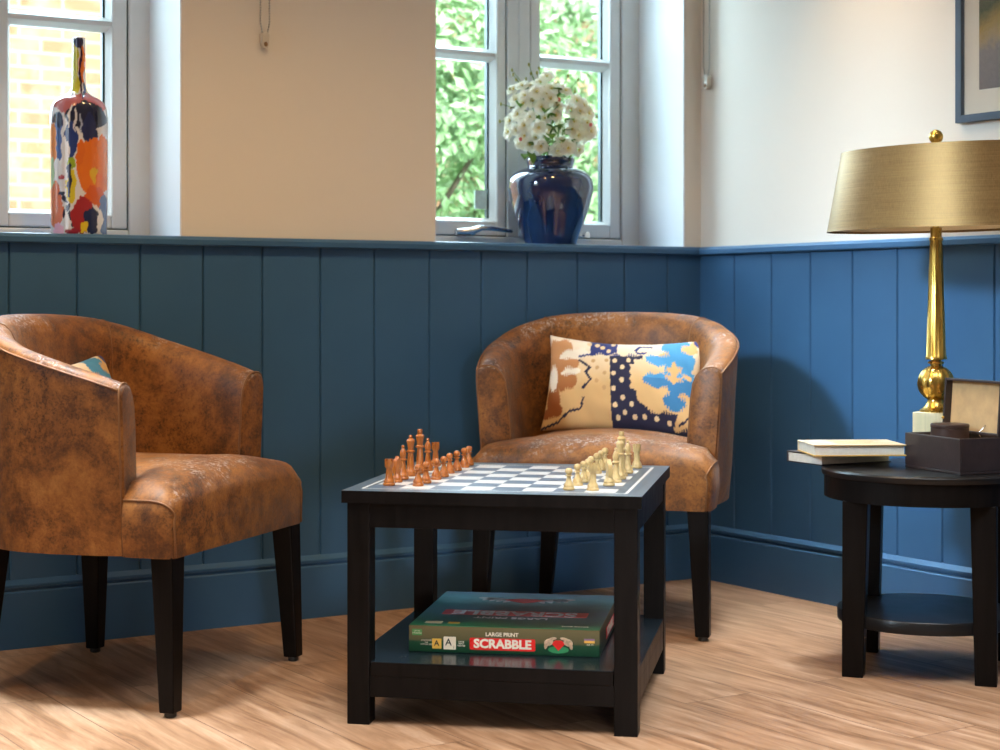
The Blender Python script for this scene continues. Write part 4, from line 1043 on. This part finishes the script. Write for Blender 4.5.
for k in range(26):                               # blossoms at the far side of the bunch
    a = random.uniform(0, PI); el = random.uniform(-.5, 1.2); d = (side * math.cos(a) - viewdir * math.sin(a) * .8) * math.cos(el) + Vector((0, 0, math.sin(el)))
    o = copy_tree(bl0, fl); o.location = ctr + Vector((d.x * .095, d.y * .095, d.z * .105)); o.rotation_euler = d.to_track_quat('Z', 'Y').to_euler(); o.scale = (1.05,) * 3
def leaf_m():
    m = MB(); N = 6; vs = []
    for i in range(N + 1):
        t = i / N; w = .0095 * math.sin(PI * min(1, t * .96 + .03)) ** .8
        for j in (-1, 0, 1): vs.append((.034 * t, j * w, .006 * math.sin(t * 2.6) + .0025 * abs(j) - .004 * t * t))
    m.add(vs, [(i * 3 + j, i * 3 + j + 1, i * 3 + j + 4, i * 3 + j + 3) for i in range(N) for j in (0, 1)]); return m
lf0 = leaf_m().build('leaf', M['leaf'], fl, smooth=180, fix=False); first = True
for (x, y) in [(548, 148), (552, 142), (556, 136), (548, 138), (560, 132), (566, 138), (563, 128), (545, 152), (555, 146), (552, 128), (562, 120), (568, 116), (545, 102), (552, 96), (558, 100), (520, 104), (517, 128), (528, 152), (524, 156), (577, 148), (540, 118), (544, 92), (559, 142), (550, 152), (572, 150), (565, 125), (536, 152), (548, 112), (560, 108), (541, 104)]:
    o = lf0 if first else lf0.copy()
    if not first: C.objects.link(o)
    first = False
    rx = (x - 548) / 44; rz = (y - 120) / 42
    o.location = fpos(x, y, .062 * math.sqrt(max(.1, 1 - rx * rx - rz * rz)) + random.uniform(0, .03)); d = viewdir * .7 + Vector((random.uniform(-1, 1), random.uniform(-1, 1), random.uniform(-1, .8)))
    o.rotation_euler = d.normalized().to_track_quat('X', 'Z').to_euler(); s_ = random.uniform(1.1, 1.6); o.scale = (s_,) * 3
root_p = Vector((0, 0, .0))
for (x, y) in [(512, 70), (513, 75), (529, 65), (531, 73), (539, 68), (537, 74), (568, 76), (578, 80), (575, 92), (597, 117), (501, 105), (500, 122), (511, 108), (526, 79), (516, 80), (510, 90)]:
    tip = fpos(x, y, random.uniform(-.01, .04)); mid = ctr * .55 + tip * .45 + Vector((0, 0, .012))
    m = MB(); m.tube([root_p + Vector((tip.x * .1, tip.y * .1, .012)), ctr * .6, mid, tip * .9 + mid * .1, tip], [.0016, .0014, .0011, .0009, .0008], 5); st = m.build('bud_stem', M['leaf'], fl, smooth=180)
    m = MB(); m.sphere(tip, .0042, 8, 6, (.8, .8, 1.35)); m.build('bud', M['bud'], st, smooth=180)
for (x, y) in [(559, 103), (521, 142), (590, 128)]:
    m = MB(); m.sphere(fpos(x, y, .085), .005, 8, 6, (1, 1, 1.2)); m.build('pink_bud', M['pink'], fl, smooth=180)
m = MB()
for k in range(14):
    a = 2 * PI * k / 14; m.tube([(.018 * math.cos(a), .018 * math.sin(a), .003), (.03 * math.cos(a), .03 * math.sin(a), .05), (ctr.x + .05 * math.cos(a), ctr.y + .05 * math.sin(a), ctr.z)], [.0018, .0016, .001], 5)
m.build('stems', M['leaf'], fl, smooth=180)

# ------------------------------------------------------------------ light
sc_ = bpy.context.scene
w = bpy.data.worlds.new('sky'); sc_.world = w; w.use_nodes = True
wb = w.node_tree.nodes['Background']; wb.inputs['Color'].default_value = (.80, .91, 1.0, 1); wb.inputs['Strength'].default_value = 4.0
def light(name, kind, loc, energy, color, **kw):
    l = bpy.data.lights.new(name, kind); l.energy = energy; l.color = color
    for k_, v_ in kw.items(): setattr(l, k_, v_)
    o = bpy.data.objects.new(name, l); C.objects.link(o); o.location = loc; return o
def aim(o, target): o.rotation_euler = (Vector(target) - o.location).to_track_quat('-Z', 'Y').to_euler()
# daylight entering at the windows; the other cool areas are added fill
COOL = (.58, .80, 1.0); WARM = (1.0, .64, .27)
for (a, b, e) in ((o1l, o1r, 44), (o2l, o2r, 62)):
    o = light('window_daylight', 'AREA', W((a + b) / 2, PL + T + .34, 1.74), e, COOL, shape='RECTANGLE', size=.9, size_y=.9); aim(o, W((a + b) / 2 + .06, -1.55, .35))
o = light('added_daylight_fill', 'AREA', W(LEFT + .1, -1.30, 2.42), 9.0, COOL, shape='RECTANGLE', size=.6, size_y=.6, spread=rad(28)); aim(o, W(0, -.80, .72))  # added fill below the ceiling, a cool beam onto the right wall
o = light('added_daylight_fill', 'AREA', W(-1.4, -2.35, CEIL - .04), 35, (.86, .94, 1.0), shape='RECTANGLE', size=1.6, size_y=.7, spread=rad(84)); aim(o, W(-1.4, -2.2, 0))  # added overhead fill to brighten the front floor, no real opening there
o = light('front_fill_lamp', 'AREA', W(-2.9, -5.0, .55), .85, (.95, .97, 1.0), shape='RECTANGLE', size=.5, size_y=.4, spread=rad(20)); aim(o, W(-1.2, -.9, .12))  # added low fill behind the camera, brightens the game box
for (lx, ly, e) in ((-2.35, -.80, 8.0), (-.30, -.75, 4.5)):
    o = light('added_daylight_fill', 'AREA', W(lx, ly, CEIL - .04), e, (.80, .92, 1.0), shape='DISK', size=.35, spread=rad(38)); aim(o, W(lx, ly, 0))  # added narrow fills from above for the bright floor patches by the walls
# warm ceiling downlights
for (lx, ly, e) in ((-1.0, -1.05, 34), (-1.75, -1.05, 54), (-2.8, -1.05, 54), (-2.4, -2.6, 30)):
    o = light('ceiling_downlight', 'SPOT', W(lx, ly, CEIL - .03), e, WARM, spot_size=rad(120), spot_blend=.8, shadow_soft_size=.06)
p = CN + ur * (-.16) + vr * ry(878, 0)
o = light('ceiling_downlight', 'SPOT', (p.x, p.y, 2.22), 24, WARM, spot_size=rad(70), spot_blend=.9, shadow_soft_size=.04)
# sun on the garden, behind the house for this room
o = light('sun', 'SUN', (0, -3, 8), 7.2, (1, .95, .86), angle=rad(1.5)); dsun = W(.25, 1, 0) - W(0, 0, 0); o.rotation_euler = Vector((dsun.x, dsun.y, -1.5)).to_track_quat('-Z', 'Y').to_euler()

# ------------------------------------------------------------------ camera
cam = bpy.data.cameras.new('camera'); co = bpy.data.objects.new('camera', cam); C.objects.link(co)
co.location = (0, 0, EYE); co.rotation_euler = (PI / 2, 0, 0)
cam.sensor_width = 36; cam.lens = F_PX / 1000 * 36; cam.shift_y = -(375 - HZ) / 1000
cam.dof.use_dof = True; cam.dof.focus_distance = 3.65; cam.dof.aperture_fstop = 5.0
cam.clip_start = .05
sc_.camera = co
sc_.view_settings.view_transform = 'Standard'; sc_.view_settings.look = 'None'; sc_.view_settings.exposure = 0.0
